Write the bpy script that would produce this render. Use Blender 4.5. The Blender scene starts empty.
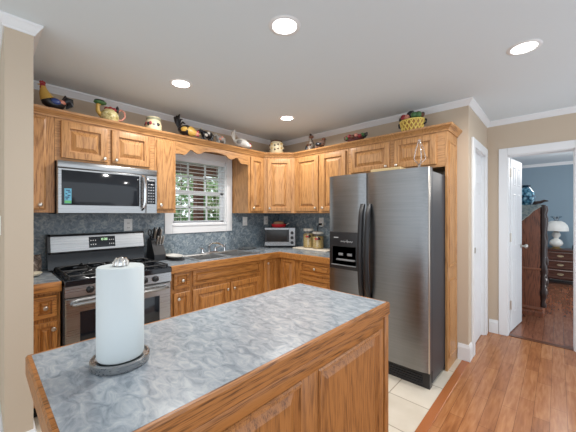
import bpy, bmesh, math, random
from mathutils import Vector, Matrix
random.seed(7)
S = bpy.context.scene
COL = S.collection
PI = math.pi

# ------------------------------------------------------------------ camera, world, light, exposure
F_PX, YAW, CAM, HORIZON = 288.6, 0.7525, (3.10, -3.113, 1.372), 214.0
cd = bpy.data.cameras.new('camera'); cam = bpy.data.objects.new('camera', cd); COL.objects.link(cam)
cam.location = CAM; cam.rotation_euler = (PI/2, 0, YAW)
cd.sensor_width = 36.0; cd.lens = 36.0*F_PX/576.0; cd.shift_y = (HORIZON-216.0)/576.0; cd.clip_start = 0.02
S.camera = cam

W = bpy.data.worlds.new('daylight'); S.world = W; W.use_nodes = True
bgn = W.node_tree.nodes['Background']
bgn.inputs['Color'].default_value = (0.86, 0.93, 1.0, 1); bgn.inputs['Strength'].default_value = 1.25

S.view_settings.view_transform = 'Standard'; S.view_settings.look = 'None'
S.view_settings.exposure = 0.38; S.view_settings.gamma = 1.0; S.view_settings.use_curve_mapping = False
S.cycles.max_bounces = 8; S.cycles.diffuse_bounces = 5; S.cycles.glossy_bounces = 4
S.cycles.sample_clamp_indirect = 6.0

LIGHTS = [(1.964, -1.928), (2.940, -0.722), (0.842, -1.985), (0.893, -0.772)]
LAMP_W = 11.0

# ------------------------------------------------------------------ materials
def mat(name, rgb, rough=0.5, metal=0.0, **kw):
    m = bpy.data.materials.new(name); m.use_nodes = True
    b = m.node_tree.nodes['Principled BSDF']
    b.inputs['Base Color'].default_value = (*rgb, 1); b.inputs['Roughness'].default_value = rough
    b.inputs['Metallic'].default_value = metal
    for k, v in kw.items(): b.inputs[k].default_value = v
    return m
def lin(r, g, b):
    f = lambda c: ((c/255+0.055)/1.055)**2.4 if c > 10 else c/255/12.92
    return (f(r), f(g), f(b))
class NT:
    def __init__(s, m): s.m = m; s.t = m.node_tree; s.b = s.t.nodes['Principled BSDF']
    def n(s, typ, **kw):
        nd = s.t.nodes.new(typ)
        for k, v in kw.items():
            if k in nd.inputs: nd.inputs[k].default_value = v
            else: setattr(nd, k, v)
        return nd
    def l(s, a, b): s.t.links.new(a, b)
    def coords(s, scale, rot=(0, 0, 0), space='Object'):
        tc = s.n('ShaderNodeTexCoord'); mp = s.n('ShaderNodeMapping')
        mp.inputs['Scale'].default_value = scale; mp.inputs['Rotation'].default_value = rot
        s.l(tc.outputs[space], mp.inputs['Vector']); return mp.outputs[0]
    def ramp(s, fac, stops, interp='LINEAR'):
        r = s.n('ShaderNodeValToRGB'); e = r.color_ramp; e.interpolation = interp
        while len(e.elements) < len(stops): e.elements.new(0.5)
        for el, (p, c) in zip(e.elements, stops): el.position = p; el.color = (*c, 1)
        s.l(fac, r.inputs[0]); return r.outputs[0]
    def bump(s, h, strength, dist=0.01):
        bp = s.n('ShaderNodeBump', Strength=strength, Distance=dist); s.l(h, bp.inputs['Height']); s.l(bp.outputs[0], s.b.inputs['Normal'])

def oak(name, along, base=(184, 136, 86), dark=(132, 88, 48), rough=0.36):
    m = mat(name, lin(*base), rough); t = NT(m)
    sc = [1.0, 1.0, 1.0]; sc['xyz'.index(along)] = 0.09
    v = t.coords(sc)
    n1 = t.n('ShaderNodeTexNoise', Scale=6.0, Detail=2.0, Roughness=0.45); t.l(v, n1.inputs['Vector'])
    mu = t.n('ShaderNodeMath', operation='MULTIPLY'); mu.inputs[1].default_value = 120.0; t.l(n1.outputs['Fac'], mu.inputs[0])
    si = t.n('ShaderNodeMath', operation='SINE'); t.l(mu.outputs[0], si.inputs[0])
    sc2 = [1.0, 1.0, 1.0]; sc2['xyz'.index(along)] = 0.035
    v2 = t.coords(sc2)
    n2 = t.n('ShaderNodeTexNoise', Scale=330.0, Detail=2.0, Roughness=0.6); t.l(v2, n2.inputs['Vector'])
    ma = t.n('ShaderNodeMath', operation='MULTIPLY_ADD'); t.l(si.outputs[0], ma.inputs[0]); ma.inputs[1].default_value = 0.085; t.l(n2.outputs['Fac'], ma.inputs[2])
    b_, d_ = lin(*base), lin(*dark)
    mid = tuple(0.35*p+0.65*q for p, q in zip(d_, b_))
    c = t.ramp(ma.outputs[0], [(0.30, d_), (0.44, mid), (0.52, b_), (0.75, tuple(min(1, x*1.08) for x in b_))])
    t.l(c, t.b.inputs['Base Color']); t.bump(ma.outputs[0], 0.12, 0.002)
    return m
def marble(name, cols, scale, dist=2.0, rough=0.3, sc=(1, 1, 1)):
    m = mat(name, cols[1], rough); t = NT(m)
    v = t.coords(sc)
    n = t.n('ShaderNodeTexNoise', Scale=scale, Detail=6.0, Roughness=0.62, Distortion=dist); t.l(v, n.inputs['Vector'])
    k = len(cols); c = t.ramp(n.outputs['Fac'], [(0.33+0.34*i/(k-1), col) for i, col in enumerate(cols)])
    t.l(c, t.b.inputs['Base Color']); return m
def steel(name, col, rough, along='x', amp=0.25, fr=60.0):
    m = mat(name, col, rough, 1.0); t = NT(m)
    sc = [fr, fr, fr]; sc['xyz'.index(along)] = 0.6
    v = t.coords(sc)
    n = t.n('ShaderNodeTexNoise', Scale=3.0, Detail=3.0); t.l(v, n.inputs['Vector'])
    c = t.ramp(n.outputs['Fac'], [(0.3, tuple(x*(1-amp*0.5) for x in col)), (0.7, tuple(x*(1+amp*0.3) for x in col))])
    t.l(c, t.b.inputs['Base Color'])
    mr = t.n('ShaderNodeMapRange'); mr.inputs['To Min'].default_value = rough-0.05; mr.inputs['To Max'].default_value = rough+0.08
    t.l(n.outputs['Fac'], mr.inputs['Value']); t.l(mr.outputs[0], t.b.inputs['Roughness'])
    return m
def plaster(name, rgb, rough=0.75):
    m = mat(name, lin(*rgb), rough); t = NT(m)
    n = t.n('ShaderNodeTexNoise', Scale=90.0, Detail=4.0); t.l(t.coords((1, 1, 1)), n.inputs['Vector']); t.bump(n.outputs['Fac'], 0.06, 0.004)
    return m
def planks(name, cols, mort, w=0.085, L=0.55, rough=0.24):
    m = mat(name, cols[0], rough); t = NT(m)
    v = t.coords((1, 1, 1), (0, 0, PI/2))
    br = t.n('ShaderNodeTexBrick', Scale=1.0); br.offset = 0.37; br.inputs['Mortar Size'].default_value = 0.0012
    br.inputs['Brick Width'].default_value = L; br.inputs['Row Height'].default_value = w; br.inputs['Bias'].default_value = 0.0
    br.inputs['Color1'].default_value = (0, 0, 0, 1); br.inputs['Color2'].default_value = (1, 1, 1, 1); br.inputs['Mortar'].default_value = (0.4, 0.4, 0.4, 1)
    t.l(v, br.inputs['Vector'])
    n = t.n('ShaderNodeTexNoise', Scale=5.0, Detail=5.0, Distortion=0.5); t.l(t.coords((9.0, 1.0, 1)), n.inputs['Vector'])
    ma = t.n('ShaderNodeMath', operation='MULTIPLY_ADD'); t.l(br.outputs['Color'], ma.inputs[0]); ma.inputs[1].default_value = 0.30
    t.l(n.outputs['Fac'], ma.inputs[2])
    c = t.ramp(ma.outputs[0], [(0.3, cols[0]), (0.6, cols[1]), (0.95, cols[2])])
    mx = t.n('ShaderNodeMixRGB'); t.l(br.outputs['Fac'], mx.inputs[0]); t.l(c, mx.inputs[1]); mx.inputs[2].default_value = (*mort, 1)
    t.l(mx.outputs[0], t.b.inputs['Base Color']); return m

M = {}
M['wall'] = plaster('beige_wall_paint', (198, 182, 162))
M['blue_wall'] = plaster('blue_wall_paint', (132, 152, 166))
M['ceiling'] = plaster('ceiling_paint', (216, 226, 232), 0.9)
M['white'] = mat('white_trim_paint', lin(228, 230, 232), 0.5)
M['oak_z'] = oak('oak_vertical', 'z'); M['oak_x'] = oak('oak_along_x', 'x'); M['oak_y'] = oak('oak_along_y', 'y')
M['oakb_z'] = oak('oak_base_vertical', 'z', (178, 120, 62), (114, 70, 30)); M['oakb_x'] = oak('oak_base_x', 'x', (178, 120, 62), (114, 70, 30)); M['oakb_y'] = oak('oak_base_y', 'y', (178, 120, 62), (114, 70, 30))
M['oaki_z'] = oak('oak_island_vertical', 'z', (168, 110, 58), (112, 68, 32)); M['oaki_y'] = oak('oak_island_y', 'y', (166, 108, 56), (96, 58, 26))
M['counter'] = marble('grey_blue_laminate', [lin(104, 114, 124), lin(134, 142, 149), lin(162, 167, 171)], 16.0, 1.5, 0.22)
M['splash'] = marble('slate_blue_laminate', [lin(84, 100, 113), lin(124, 138, 148), lin(170, 178, 181)], 26.0, 1.2, 0.38)
M['island_top'] = marble('pale_blue_marbled_laminate', [lin(116, 126, 136), lin(146, 154, 161), lin(170, 175, 179)], 19.0, 1.0, 0.26, (1.0, 1.7, 1))
M['steel'] = steel('brushed_steel', (0.38, 0.385, 0.39), 0.27, 'y'); M['steel_x'] = steel('brushed_steel_fridge', (0.26, 0.265, 0.27), 0.30, 'x', 0.17, 26.0)
M['chrome'] = mat('chrome', (0.75, 0.75, 0.76), 0.12, 1.0); M['nickel'] = mat('brushed_nickel', (0.62, 0.58, 0.53), 0.28, 1.0)
M['black'] = mat('black_plastic', (0.012, 0.012, 0.014), 0.35); M['black_gloss'] = mat('black_enamel', (0.008, 0.010, 0.014), 0.08)
M['iron'] = mat('cast_iron', (0.012, 0.012, 0.013), 0.5); M['charcoal'] = mat('charcoal_side_panel', (0.035, 0.038, 0.045), 0.45)
M['dark_gap'] = mat('dark_recess', (0.01, 0.01, 0.01), 0.8)
M['paper'] = mat('white_paper', lin(204, 211, 212), 0.9)
M['plate_white'] = mat('white_ceramic', lin(228, 226, 220), 0.25); M['outlet'] = mat('white_plastic', lin(244, 245, 243), 0.4)
M['tile'] = None
def tile():
    m = mat('cream_floor_tile', lin(214, 204, 188), 0.3); t = NT(m)
    v = t.coords((1, 1, 1)); mp = v.node; mp.inputs['Location'].default_value = (-0.17, -0.03, 0)
    br = t.n('ShaderNodeTexBrick', Scale=1.0); br.offset = 0.0; br.inputs['Mortar Size'].default_value = 0.004
    br.inputs['Brick Width'].default_value = 0.33; br.inputs['Row Height'].default_value = 0.33
    br.inputs['Color1'].default_value = (*lin(222, 213, 198), 1); br.inputs['Color2'].default_value = (*lin(210, 200, 184), 1); br.inputs['Mortar'].default_value = (*lin(160, 146, 128), 1)
    t.l(v, br.inputs['Vector'])
    n = t.n('ShaderNodeTexNoise', Scale=6.0, Detail=5.0); t.l(t.coords((1, 1, 1)), n.inputs['Vector'])
    mx = t.n('ShaderNodeMixRGB', blend_type='MULTIPLY'); mx.inputs[0].default_value = 0.35; t.l(br.outputs['Color'], mx.inputs[1])
    t.l(t.ramp(n.outputs['Fac'], [(0.35, (0.75, 0.7, 0.63)), (0.65, (1, 1, 1))]), mx.inputs[2])
    t.l(mx.outputs[0], t.b.inputs['Base Color']); return m
M['tile'] = tile()
M['wood_floor'] = planks('cherry_wood_floor', [lin(130, 78, 44), lin(160, 103, 62), lin(186, 130, 86)], lin(104, 62, 36))
M['bed_floor'] = planks('dark_wood_floor', [lin(96, 58, 42), lin(130, 82, 60), lin(156, 106, 80)], lin(40, 24, 18))
M['walnut'] = oak('dark_red_wood', 'z', (146, 86, 58), (86, 46, 30), 0.35); M['walnut_x'] = oak('dark_red_wood_x', 'x', (92, 56, 44), (48, 28, 22), 0.3)
M['dark_wood'] = mat('carved_dark_wood', lin(52, 32, 26), 0.35)
def glassy(name, tint=(1, 1, 1), alpha=0.1, rough=0.02):
    m = bpy.data.materials.new(name); m.use_nodes = True; t = m.node_tree; t.nodes.clear()
    o = t.nodes.new('ShaderNodeOutputMaterial'); mx = t.nodes.new('ShaderNodeMixShader'); tr = t.nodes.new('ShaderNodeBsdfTransparent'); gl = t.nodes.new('ShaderNodeBsdfGlossy')
    tr.inputs[0].default_value = (*tint, 1); gl.inputs['Roughness'].default_value = rough; mx.inputs[0].default_value = alpha
    t.links.new(tr.outputs[0], mx.inputs[1]); t.links.new(gl.outputs[0], mx.inputs[2]); t.links.new(mx.outputs[0], o.inputs[0]); return m
M['pane'] = glassy('window_glass', (0.97, 1, 0.98), 0.05); M['jar_glass'] = glassy('jar_glass', (0.96, 0.98, 0.95), 0.12)
def glow(name, rgb, s):
    m = mat(name, (0.8, 0.8, 0.8)); b = m.node_tree.nodes['Principled BSDF']
    b.inputs['Emission Color'].default_value = (*rgb, 1); b.inputs['Emission Strength'].default_value = s; return m
M['lamp_on'] = glow('lit_bulb', (1.0, 0.95, 0.88), 9.0); M['green_digits'] = glow('green_digits', (0.45, 1.0, 0.35), 0.5)
def cm(name, r, g, b, rough=0.4): 
    if name not in M: M[name] = mat(name, lin(r, g, b), rough)
    return M[name]

# ------------------------------------------------------------------ mesh helpers
def new(): return bmesh.new()
def box(bm, x0, x1, y0, y1, z0, z1, bevel=0.0):
    g = bmesh.ops.create_cube(bm, size=1.0); vs = g['verts']
    for v in vs: v.co = Vector(((x0+x1)/2+v.co.x*(x1-x0), (y0+y1)/2+v.co.y*(y1-y0), (z0+z1)/2+v.co.z*(z1-z0)))
    if bevel:
        es = list({e for v in vs for e in v.link_edges}); bmesh.ops.bevel(bm, geom=es, offset=bevel, segments=2, affect='EDGES', profile=0.5)
def lathe(bm, prof, c=(0, 0, 0), seg=28, axis='z', sx=1.0, sy=1.0, cap=True):
    rings = []
    for r, h in prof:
        ring = []
        for i in range(seg):
            a = 2*PI*i/seg; p = (r*math.cos(a)*sx, r*math.sin(a)*sy, h)
            if axis == 'x': p = (h, p[0], p[1])
            if axis == 'y': p = (p[1], -h, p[0])     # +h points to -y
            ring.append(bm.verts.new((c[0]+p[0], c[1]+p[1], c[2]+p[2])))
        rings.append(ring)
    for a, b in zip(rings, rings[1:]):
        for i in range(seg):
            j = (i+1) % seg; bm.faces.new((a[i], a[j], b[j], b[i]))
    if cap:
        bm.faces.new(list(reversed(rings[0]))); bm.faces.new(rings[-1])
def tube(bm, pts, r, seg=10, flat=1.0):
    pts = [Vector(p) for p in pts]; n = len(pts); rs = r if isinstance(r, (list, tuple)) else [r]*n
    up = Vector((0, 0, 1)); rings = []; prev = None
    for i, p in enumerate(pts):
        d = (pts[min(i+1, n-1)]-pts[max(i-1, 0)]).normalized()
        if prev is None:
            a = d.cross(up); a = a if a.length > 0.05 else d.cross(Vector((1, 0, 0)))
        else: a = prev-d*prev.dot(d)
        a.normalize(); b = d.cross(a); prev = a
        rr = rs[i]; ra, rb = rr if isinstance(rr, (list, tuple)) else (rr*flat, rr)
        rings.append([bm.verts.new(p+a*ra*math.cos(2*PI*k/seg)+b*rb*math.sin(2*PI*k/seg)) for k in range(seg)])
    for a, b in zip(rings, rings[1:]):
        for k in range(seg): bm.faces.new((a[k], a[(k+1) % seg], b[(k+1) % seg], b[k]))
    bm.faces.new(list(reversed(rings[0]))); bm.faces.new(rings[-1])
def ball(bm, c, r, sub=2):
    g = bmesh.ops.create_icosphere(bm, subdivisions=sub, radius=1.0); r = r if isinstance(r, (list, tuple)) else (r, r, r)
    for v in g['verts']: v.co = Vector((c[0]+v.co.x*r[0], c[1]+v.co.y*r[1], c[2]+v.co.z*r[2]))
def prism(bm, poly, fn0, fn1):
    a = [bm.verts.new(fn0(*p)) for p in poly]; b = [bm.verts.new(fn1(*p)) for p in poly]; n = len(poly)
    bm.faces.new(list(reversed(a))); bm.faces.new(b)
    for i in range(n): j = (i+1) % n; bm.faces.new((a[i], a[j], b[j], b[i]))
def sweep(bm, prof, path, closed=False):
    """prof: list of (out, z) ; path: list of (x, y, nx, ny) mitre normals scaled"""
    rings = [[bm.verts.new((x+nx*o, y+ny*o, z)) for o, z in prof] for x, y, nx, ny in path]
    n = len(prof)
    for a, b in zip(rings, rings[1:]):
        for i in range(n): j = (i+1) % n; bm.faces.new((a[i], a[j], b[j], b[i]))
    if not closed: bm.faces.new(list(reversed(rings[0]))); bm.faces.new(rings[-1])

ROOT = {}
def empty(name, label, cat, loc=(0, 0, 0), group=None):
    o = bpy.data.objects.new(name, None); COL.objects.link(o); o.location = loc; o.empty_display_size = 0.05
    o['label'] = label; o['category'] = cat
    if group: o['group'] = group
    ROOT[o.name] = Vector(loc); return o
def rootloc(o):
    while o.parent: o = o.parent
    return ROOT.get(o.name, Vector((0, 0, 0)))
def obj(name, bm, m, parent=None, smooth=30, label=None, loc=None):
    bmesh.ops.recalc_face_normals(bm, faces=bm.faces)
    sh = Vector((0, 0, 0)); here = None
    if parent is not None: sh = rootloc(parent)
    elif loc is not None: sh = Vector(loc); here = sh
    for v in bm.verts: v.co -= sh
    me = bpy.data.meshes.new(name); bm.to_mesh(me); bm.free()
    for x in (m if isinstance(m, (list, tuple)) else [m]): me.materials.append(x if not isinstance(x, str) else M[x])
    if smooth:
        for p in me.polygons: p.use_smooth = True
        me.set_sharp_from_angle(angle=math.radians(smooth))
    o = bpy.data.objects.new(name, me); COL.objects.link(o)
    if parent is not None: o.parent = parent
    if here is not None: o.location = here; ROOT[o.name] = here
    if label: o['label'] = label
    return o
def tag(o, label, cat, group=None):
    o['label'] = label; o['category'] = cat
    if group: o['group'] = group
    return o
def struct(name, bm, m, parent=None, smooth=0):
    o = obj(name, bm, m, parent, smooth)
    if parent is None: o['kind'] = 'structure'
    return o
def bx(*a, bevel=0.0):
    bm = new(); box(bm, *a, bevel=bevel); return bm

# frames: map (u, v, w) -> world.  A faces +x, B faces -y
def frA(x, y0, z0): return lambda u, v, w: (x+w, y0+u, z0+v)
def frB(y, x0, z0): return lambda u, v, w: (x0+u, y-w, z0+v)
def frD(x, y, z0, a): 
    c, s = math.cos(a), math.sin(a)          # u direction (c,s); outward (s,-c)
    return lambda u, v, w: (x+u*c+w*s, y+u*s-w*c, z0+v)
def nested(bm, fr, w, h, loops, capfirst=True):
    rings = []
    for ins, d in loops:
        iu, iv = ins if isinstance(ins, tuple) else (ins, ins)
        rings.append([bm.verts.new(fr(*p)) for p in ((iu, iv, d), (w-iu, iv, d), (w-iu, h-iv, d), (iu, h-iv, d))])
    for a, b in zip(rings, rings[1:]):
        for i in range(4): j = (i+1) % 4; bm.faces.new((a[i], a[j], b[j], b[i]))
    if capfirst: bm.faces.new(list(reversed(rings[0])))
    bm.faces.new(rings[-1])
def raised(fr, w, h, t=0.020, frame=0.055, field=0.03):
    bm = new(); frame = min(frame, w*0.24, h*0.30); field = min(field, w*0.12, h*0.14)
    nested(bm, fr, w, h, [(0, 0), (0, t-0.005), (0.004, t-0.001), (0.008, t), (frame-0.004, t), (frame-0.001, t-0.004), (frame, t-0.016), (frame+0.010, t-0.017), (frame+0.008+field, t-0.002), (frame+0.010+field, t-0.001)])
    return bm
def slab(fr, w, h, t=0.020, bev=0.012):
    bm = new(); nested(bm, fr, w, h, [(0, 0), (0, t-0.006), (bev*0.4, t-0.004), (bev, t)]); return bm
KNOB = None
def knob(fr, u, v, w, parent, metal='nickel', r=0.014):
    p0, p1 = Vector(fr(u, v, w)), Vector(fr(u, v, w+1)); d = p1-p0
    bm = new(); lathe(bm, [(0.005, 0), (0.005, 0.012), (r, 0.016), (r, 0.022), (r*0.6, 0.027), (0.002, 0.028)], seg=14)
    R = Vector((0, 0, 1)).rotation_difference(d).to_matrix()
    for q in bm.verts: q.co = p0+R @ q.co
    return obj('knob', bm, metal, parent)
def door(fr, w, h, parent, m, kn=None, frame=0.055, name='door'):
    d = obj(name, raised(fr, w, h, frame=frame), m, parent, 20)
    if kn: knob(fr, kn[0], kn[1], 0.020, d)
    return d
def flatdoor(fr, w, h, parent, m, kn=None, name='door'):
    d = obj(name, slab(fr, w, h), m, parent, 20)
    if kn: knob(fr, kn[0], kn[1], 0.020, d)
    return d
def drawer(fr, w, h, parent, m, kn=None):
    bm = new(); f = min(0.03, h*0.22)
    nested(bm, fr, w, h, [(0, 0), (0, 0.012), (0.006, 0.018), (f, 0.020), (f+0.001, 0.006), (f+0.009, 0.005), (f+0.022, 0.018), (f+0.024, 0.0185)])
    d = obj('drawer', bm, m, parent, 20)
    for k in (kn or []): knob(fr, k[0], k[1], 0.021, d)
    return d

# ================================================================== STRUCTURE
CZ = 2.442
# floors
bm = bx(-0.12, 2.44, -5.6, 0.0, -0.06, 0.0); f1 = struct('floor', bm, 'tile')
bm = bx(2.365, 4.3, 0.12, 1.02, -0.06, 0.0); box(bm, 2.49, 4.3, -0.02, 0.12, -0.06, 0.0); box(bm, 2.50, 4.3, -5.6, -0.02, -0.06, 0.0); struct('floor_hall', bm, 'wood_floor')
bm = new(); box(bm, 2.44, 2.50, -5.6, -0.02, -0.06, 0.004, 0.002); struct('trim_1', bm, mat('wood_edge_strip', lin(164, 98, 56), 0.25))
struct('floor_bedroom', bx(1.6, 5.2, 1.02, 5.25, -0.06, 0.0), 'bed_floor')
struct('trim_2', bx(2.66, 3.25, 0.955, 1.03, 0.0, 0.006, bevel=0.002), mat('dark_threshold', lin(96, 56, 34), 0.3))
# ceiling
bm = bx(-0.12, 4.3, -5.6, 1.075, CZ, CZ+0.1); box(bm, 1.6, 5.2, 1.075, 5.25, CZ, CZ+0.1)
struct('ceiling', bm, 'ceiling')
# wall A (x=0) with window hole
WY0, WY1, WZ0, WZ1 = -1.67, -0.965, 1.24, 2.02
bm = new(); box(bm, -0.12, 0, -5.6, WY0, 0, CZ); box(bm, -0.12, 0, WY1, 0.12, 0, CZ); box(bm, -0.12, 0, WY0, WY1, 0, WZ0); box(bm, -0.12, 0, WY0, WY1, WZ1, CZ)
struct('wall_left', bm, 'wall')
struct('wall_back', bx(0, 2.49, 0, 0.12, 0, CZ), 'wall')
# passage wall with a white door (faces +x), doorway wall, bedroom walls
bm = new(); box(bm, 2.37, 2.49, 0.12, 0.20, 0, CZ); box(bm, 2.37, 2.49, 0.20, 0.80, 2.03, CZ); box(bm, 2.37, 2.49, 0.80, 1.075, 0, CZ)
struct('wall_passage', bm, 'wall')
DX0, DX1 = 2.685, 3.222
bm = new(); box(bm, 2.49, DX0, 0.955, 1.075, 0, CZ); box(bm, DX1, 4.3, 0.955, 1.075, 0, CZ); box(bm, DX0, DX1, 0.955, 1.075, 2.03, CZ)
struct('wall_doorway', bm, 'wall')
struct('wall_bedroom', bx(1.6, 5.2, 5.10, 5.22, 0, CZ), 'blue_wall')
bm = new(); box(bm, 1.6, 1.72, 1.075, 5.10, 0, CZ); struct('wall_bedroom_left', bm, 'blue_wall')
bm = new(); box(bm, 1.72, DX0, 1.075, 1.085, 0, CZ); box(bm, DX1, 4.3, 1.075, 1.085, 0, CZ); box(bm, DX0, DX1, 1.075, 1.085, 2.03, CZ); struct('wall_bedroom_front', bm, 'blue_wall')
# stub wall at the left end of the kitchen
struct('wall_stub', bx(0, 0.92, -3.022, -2.904, 0, CZ), 'wall')
# crown moulding
def crown(zc=CZ): return [(0, zc-0.058), (0.007, zc-0.058), (0.010, zc-0.048), (0.015, zc-0.042), (0.030, zc-0.020), (0.038, zc-0.012), (0.040, zc), (0, zc)]
bm = new(); sweep(bm, crown(), [(0, -2.904, 1, 1), (0, 0, 1, -1), (2.49, 0, 1, -1), (2.49, 0.955, 1, -1), (4.3, 0.955, 0, -1)])
struct('trim_3', bm, 'white', smooth=0)
bm = new(); sweep(bm, crown(), [(0, -3.022, 0, -1), (0.92, -3.022, 1, -1), (0.92, -2.904, 1, 1), (0.0, -2.904, 0, 1)]); struct('trim_4', bm, 'white')
bm = new(); sweep(bm, crown(), [(1.72, 1.085, 1, 1), (1.72, 5.10, 1, -1), (5.2, 5.10, 0, -1)]); struct('trim_5', bm, 'white')
# baseboards
def base_prof(h=0.15): return [(0, 0), (0.016, 0), (0.016, h-0.03), (0.010, h-0.015), (0.006, h), (0, h)]
bm = new(); sweep(bm, base_prof(), [(2.403, 0, 0, -1), (2.49, 0, 1, -1), (2.49, 0.10, 1, 0)]); struct('baseboard_passage', bm, 'white')
bm = new(); sweep(bm, base_prof(), [(2.51, 0.955, 0, -1), (2.60, 0.955, 0, -1)]); struct('baseboard_doorway', bm, 'white')
bm = new(); sweep(bm, base_prof(), [(1.72, 1.2, 1, 0), (1.72, 5.10, 1, -1), (5.2, 5.10, 0, -1)]); struct('baseboard_bedroom', bm, 'white')
bm = new(); sweep(bm, base_prof(), [(0.2, -3.022, 0, -1), (0.92, -3.022, 1, -1), (0.92, -2.904, 1, 1), (0.66, -2.904, 0, 1)]); struct('baseboard_stub', bm, 'white')
# door casings
def casing_box(bm, fr, u0, u1, v0, v1):
    def b(a0, a1, c0, c1):
        pts = [fr(a, c, w) for a in (a0, a1) for c in (c0, c1) for w in (0, 0.02)]
        xs, ys, zs = zip(*pts); box(bm, min(xs), max(xs), min(ys), max(ys), min(zs), max(zs), 0.004)
    return b
def casing(name, fr, u0, u1, top, w=0.082):
    bm = new(); b = casing_box(bm, fr, 0, 0, 0, 0)
    b(u0-w, u0, 0, top+w); b(u1, u1+w, 0, top+w); b(u0, u1, top, top+w)
    return struct(name, bm, 'white', smooth=20)
casing('trim_6', frB(0.955, 0, 0), DX0, DX1, 2.03)
casing('trim_7', frA(2.49, 0, 0), 0.20, 0.80, 2.03)
bm = new(); box(bm, DX0, DX0+0.008, 0.955, 1.085, 0, 2.03); box(bm, DX1-0.008, DX1, 0.955, 1.085, 0, 2.03); box(bm, DX0, DX1, 0.955, 1.085, 2.022, 2.03); struct('trim_8', bm, 'white')
bm = new(); box(bm, 2.37, 2.490, 0.2005, 0.202, 0, 2.03); box(bm, 2.37, 2.490, 0.785, 0.80, 0, 2.03); box(bm, 2.37, 2.490, 0.2, 0.80, 2.025, 2.03); box(bm, 2.44, 2.46, 0.765, 0.785, 0, 2.03); struct('trim_11', bm, 'white')
struct('wall_light_block', bx(2.30, 2.365, 0.12, 1.075, 0, CZ), 'wall')  # unseen wall added to block outside light leaking past the passage door
# passage door, closed, faces +x
def six_panel(fr, w, h, t=0.035):
    bm = new(); nested(bm, fr, w, h, [(0, 0), (0, t-0.002), (0.002, t)])
    pw = (w-0.30)/2
    for u0 in (0.10, 0.20+pw):
        for v0, v1 in ((0.20, 0.82), (0.98, 1.60), (1.70, 1.92)):
            g = lambda u, v, d, u0=u0, v0=v0: fr(u0+u, v0+v, t+d)
            nested(bm, g, pw, v1-v0, [(0, 0.0), (0.010, 0.005), (0.020, 0.0005), (0.045, 0.004)], False)
            g2 = lambda u, v, d, u0=u0, v0=v0: fr(u0+u, v0+v, -d)
            nested(bm, g2, pw, v1-v0, [(0, 0.0), (0.010, 0.005), (0.020, 0.0005), (0.045, 0.004)], False)
    return bm
d2 = struct('door_2', six_panel(frA(2.425, 0.203, 0.003), 0.560, 2.018), 'white', smooth=20)
bm = bx(2.489, 2.4915, 0.2025, 0.2035, 0.98, 1.05); box(bm, 2.509, 2.512, 0.155, 0.195, 0.99, 1.045, 0.001); obj('strike_plate', bm, mat('aged_brass', (0.25, 0.2, 0.13), 0.35, 1.0), d2)
# bedroom door, swung open into the bedroom
ang = math.radians(83.0)
frd = frD(DX0-0.020, 1.092, 0.010, ang)
d1 = struct('door_1', six_panel(frd, 0.515, 2.01), 'white', smooth=20)
for vz in (0.27, 1.05, 1.80):
    bm = new(); lathe(bm, [(0.008, 0), (0.008, 0.10)], (DX0+0.016, 1.081, vz), 10); box(bm, DX0+0.008, DX0+0.011, 1.035, 1.080, vz, vz+0.10); obj('hinge', bm, 'nickel', d1)
bm = new(); k0 = Vector(frd(0.465, 0.96, 0.035)); k1 = Vector(frd(0.465, 0.96, 1.035)); lathe(bm, [(0.028, 0), (0.028, 0.006), (0.011, 0.010), (0.011, 0.035), (0.026, 0.045), (0.028, 0.06), (0.016, 0.07)], seg=16)
R = Vector((0, 0, 1)).rotation_difference(k1-k0).to_matrix()
for q in bm.verts: q.co = k0+R @ q.co
obj('door_handle', bm, 'nickel', d1)
# light switch on the stub wall
t = empty('light_switch', 'light switch plate at left edge on the beige stub wall', 'light switch', (0.55, -3.023, 1.3))
obj('plate', bx(0.515, 0.585, -3.029, -3.0225, 1.24, 1.36, bevel=0.002), 'outlet', t); obj('toggle', bx(0.545, 0.555, -3.039, -3.029, 1.285, 1.315, bevel=0.002), 'outlet', t)

# backsplash
bm = bx(0.0, 0.008, -2.904, WY0-0.085, 0.914, 1.388); box(bm, 0, 0.008, WY0-0.085, WY1+0.085, 0.914, WZ0-0.085); box(bm, 0, 0.008, WY1+0.085, 0, 0.914, 1.388)
struct('trim_9', bm, 'splash')
bm = bx(0.008, 1.46, -0.008, 0.0, 0.914, 1.388); struct('trim_10', bm, 'splash')

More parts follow.
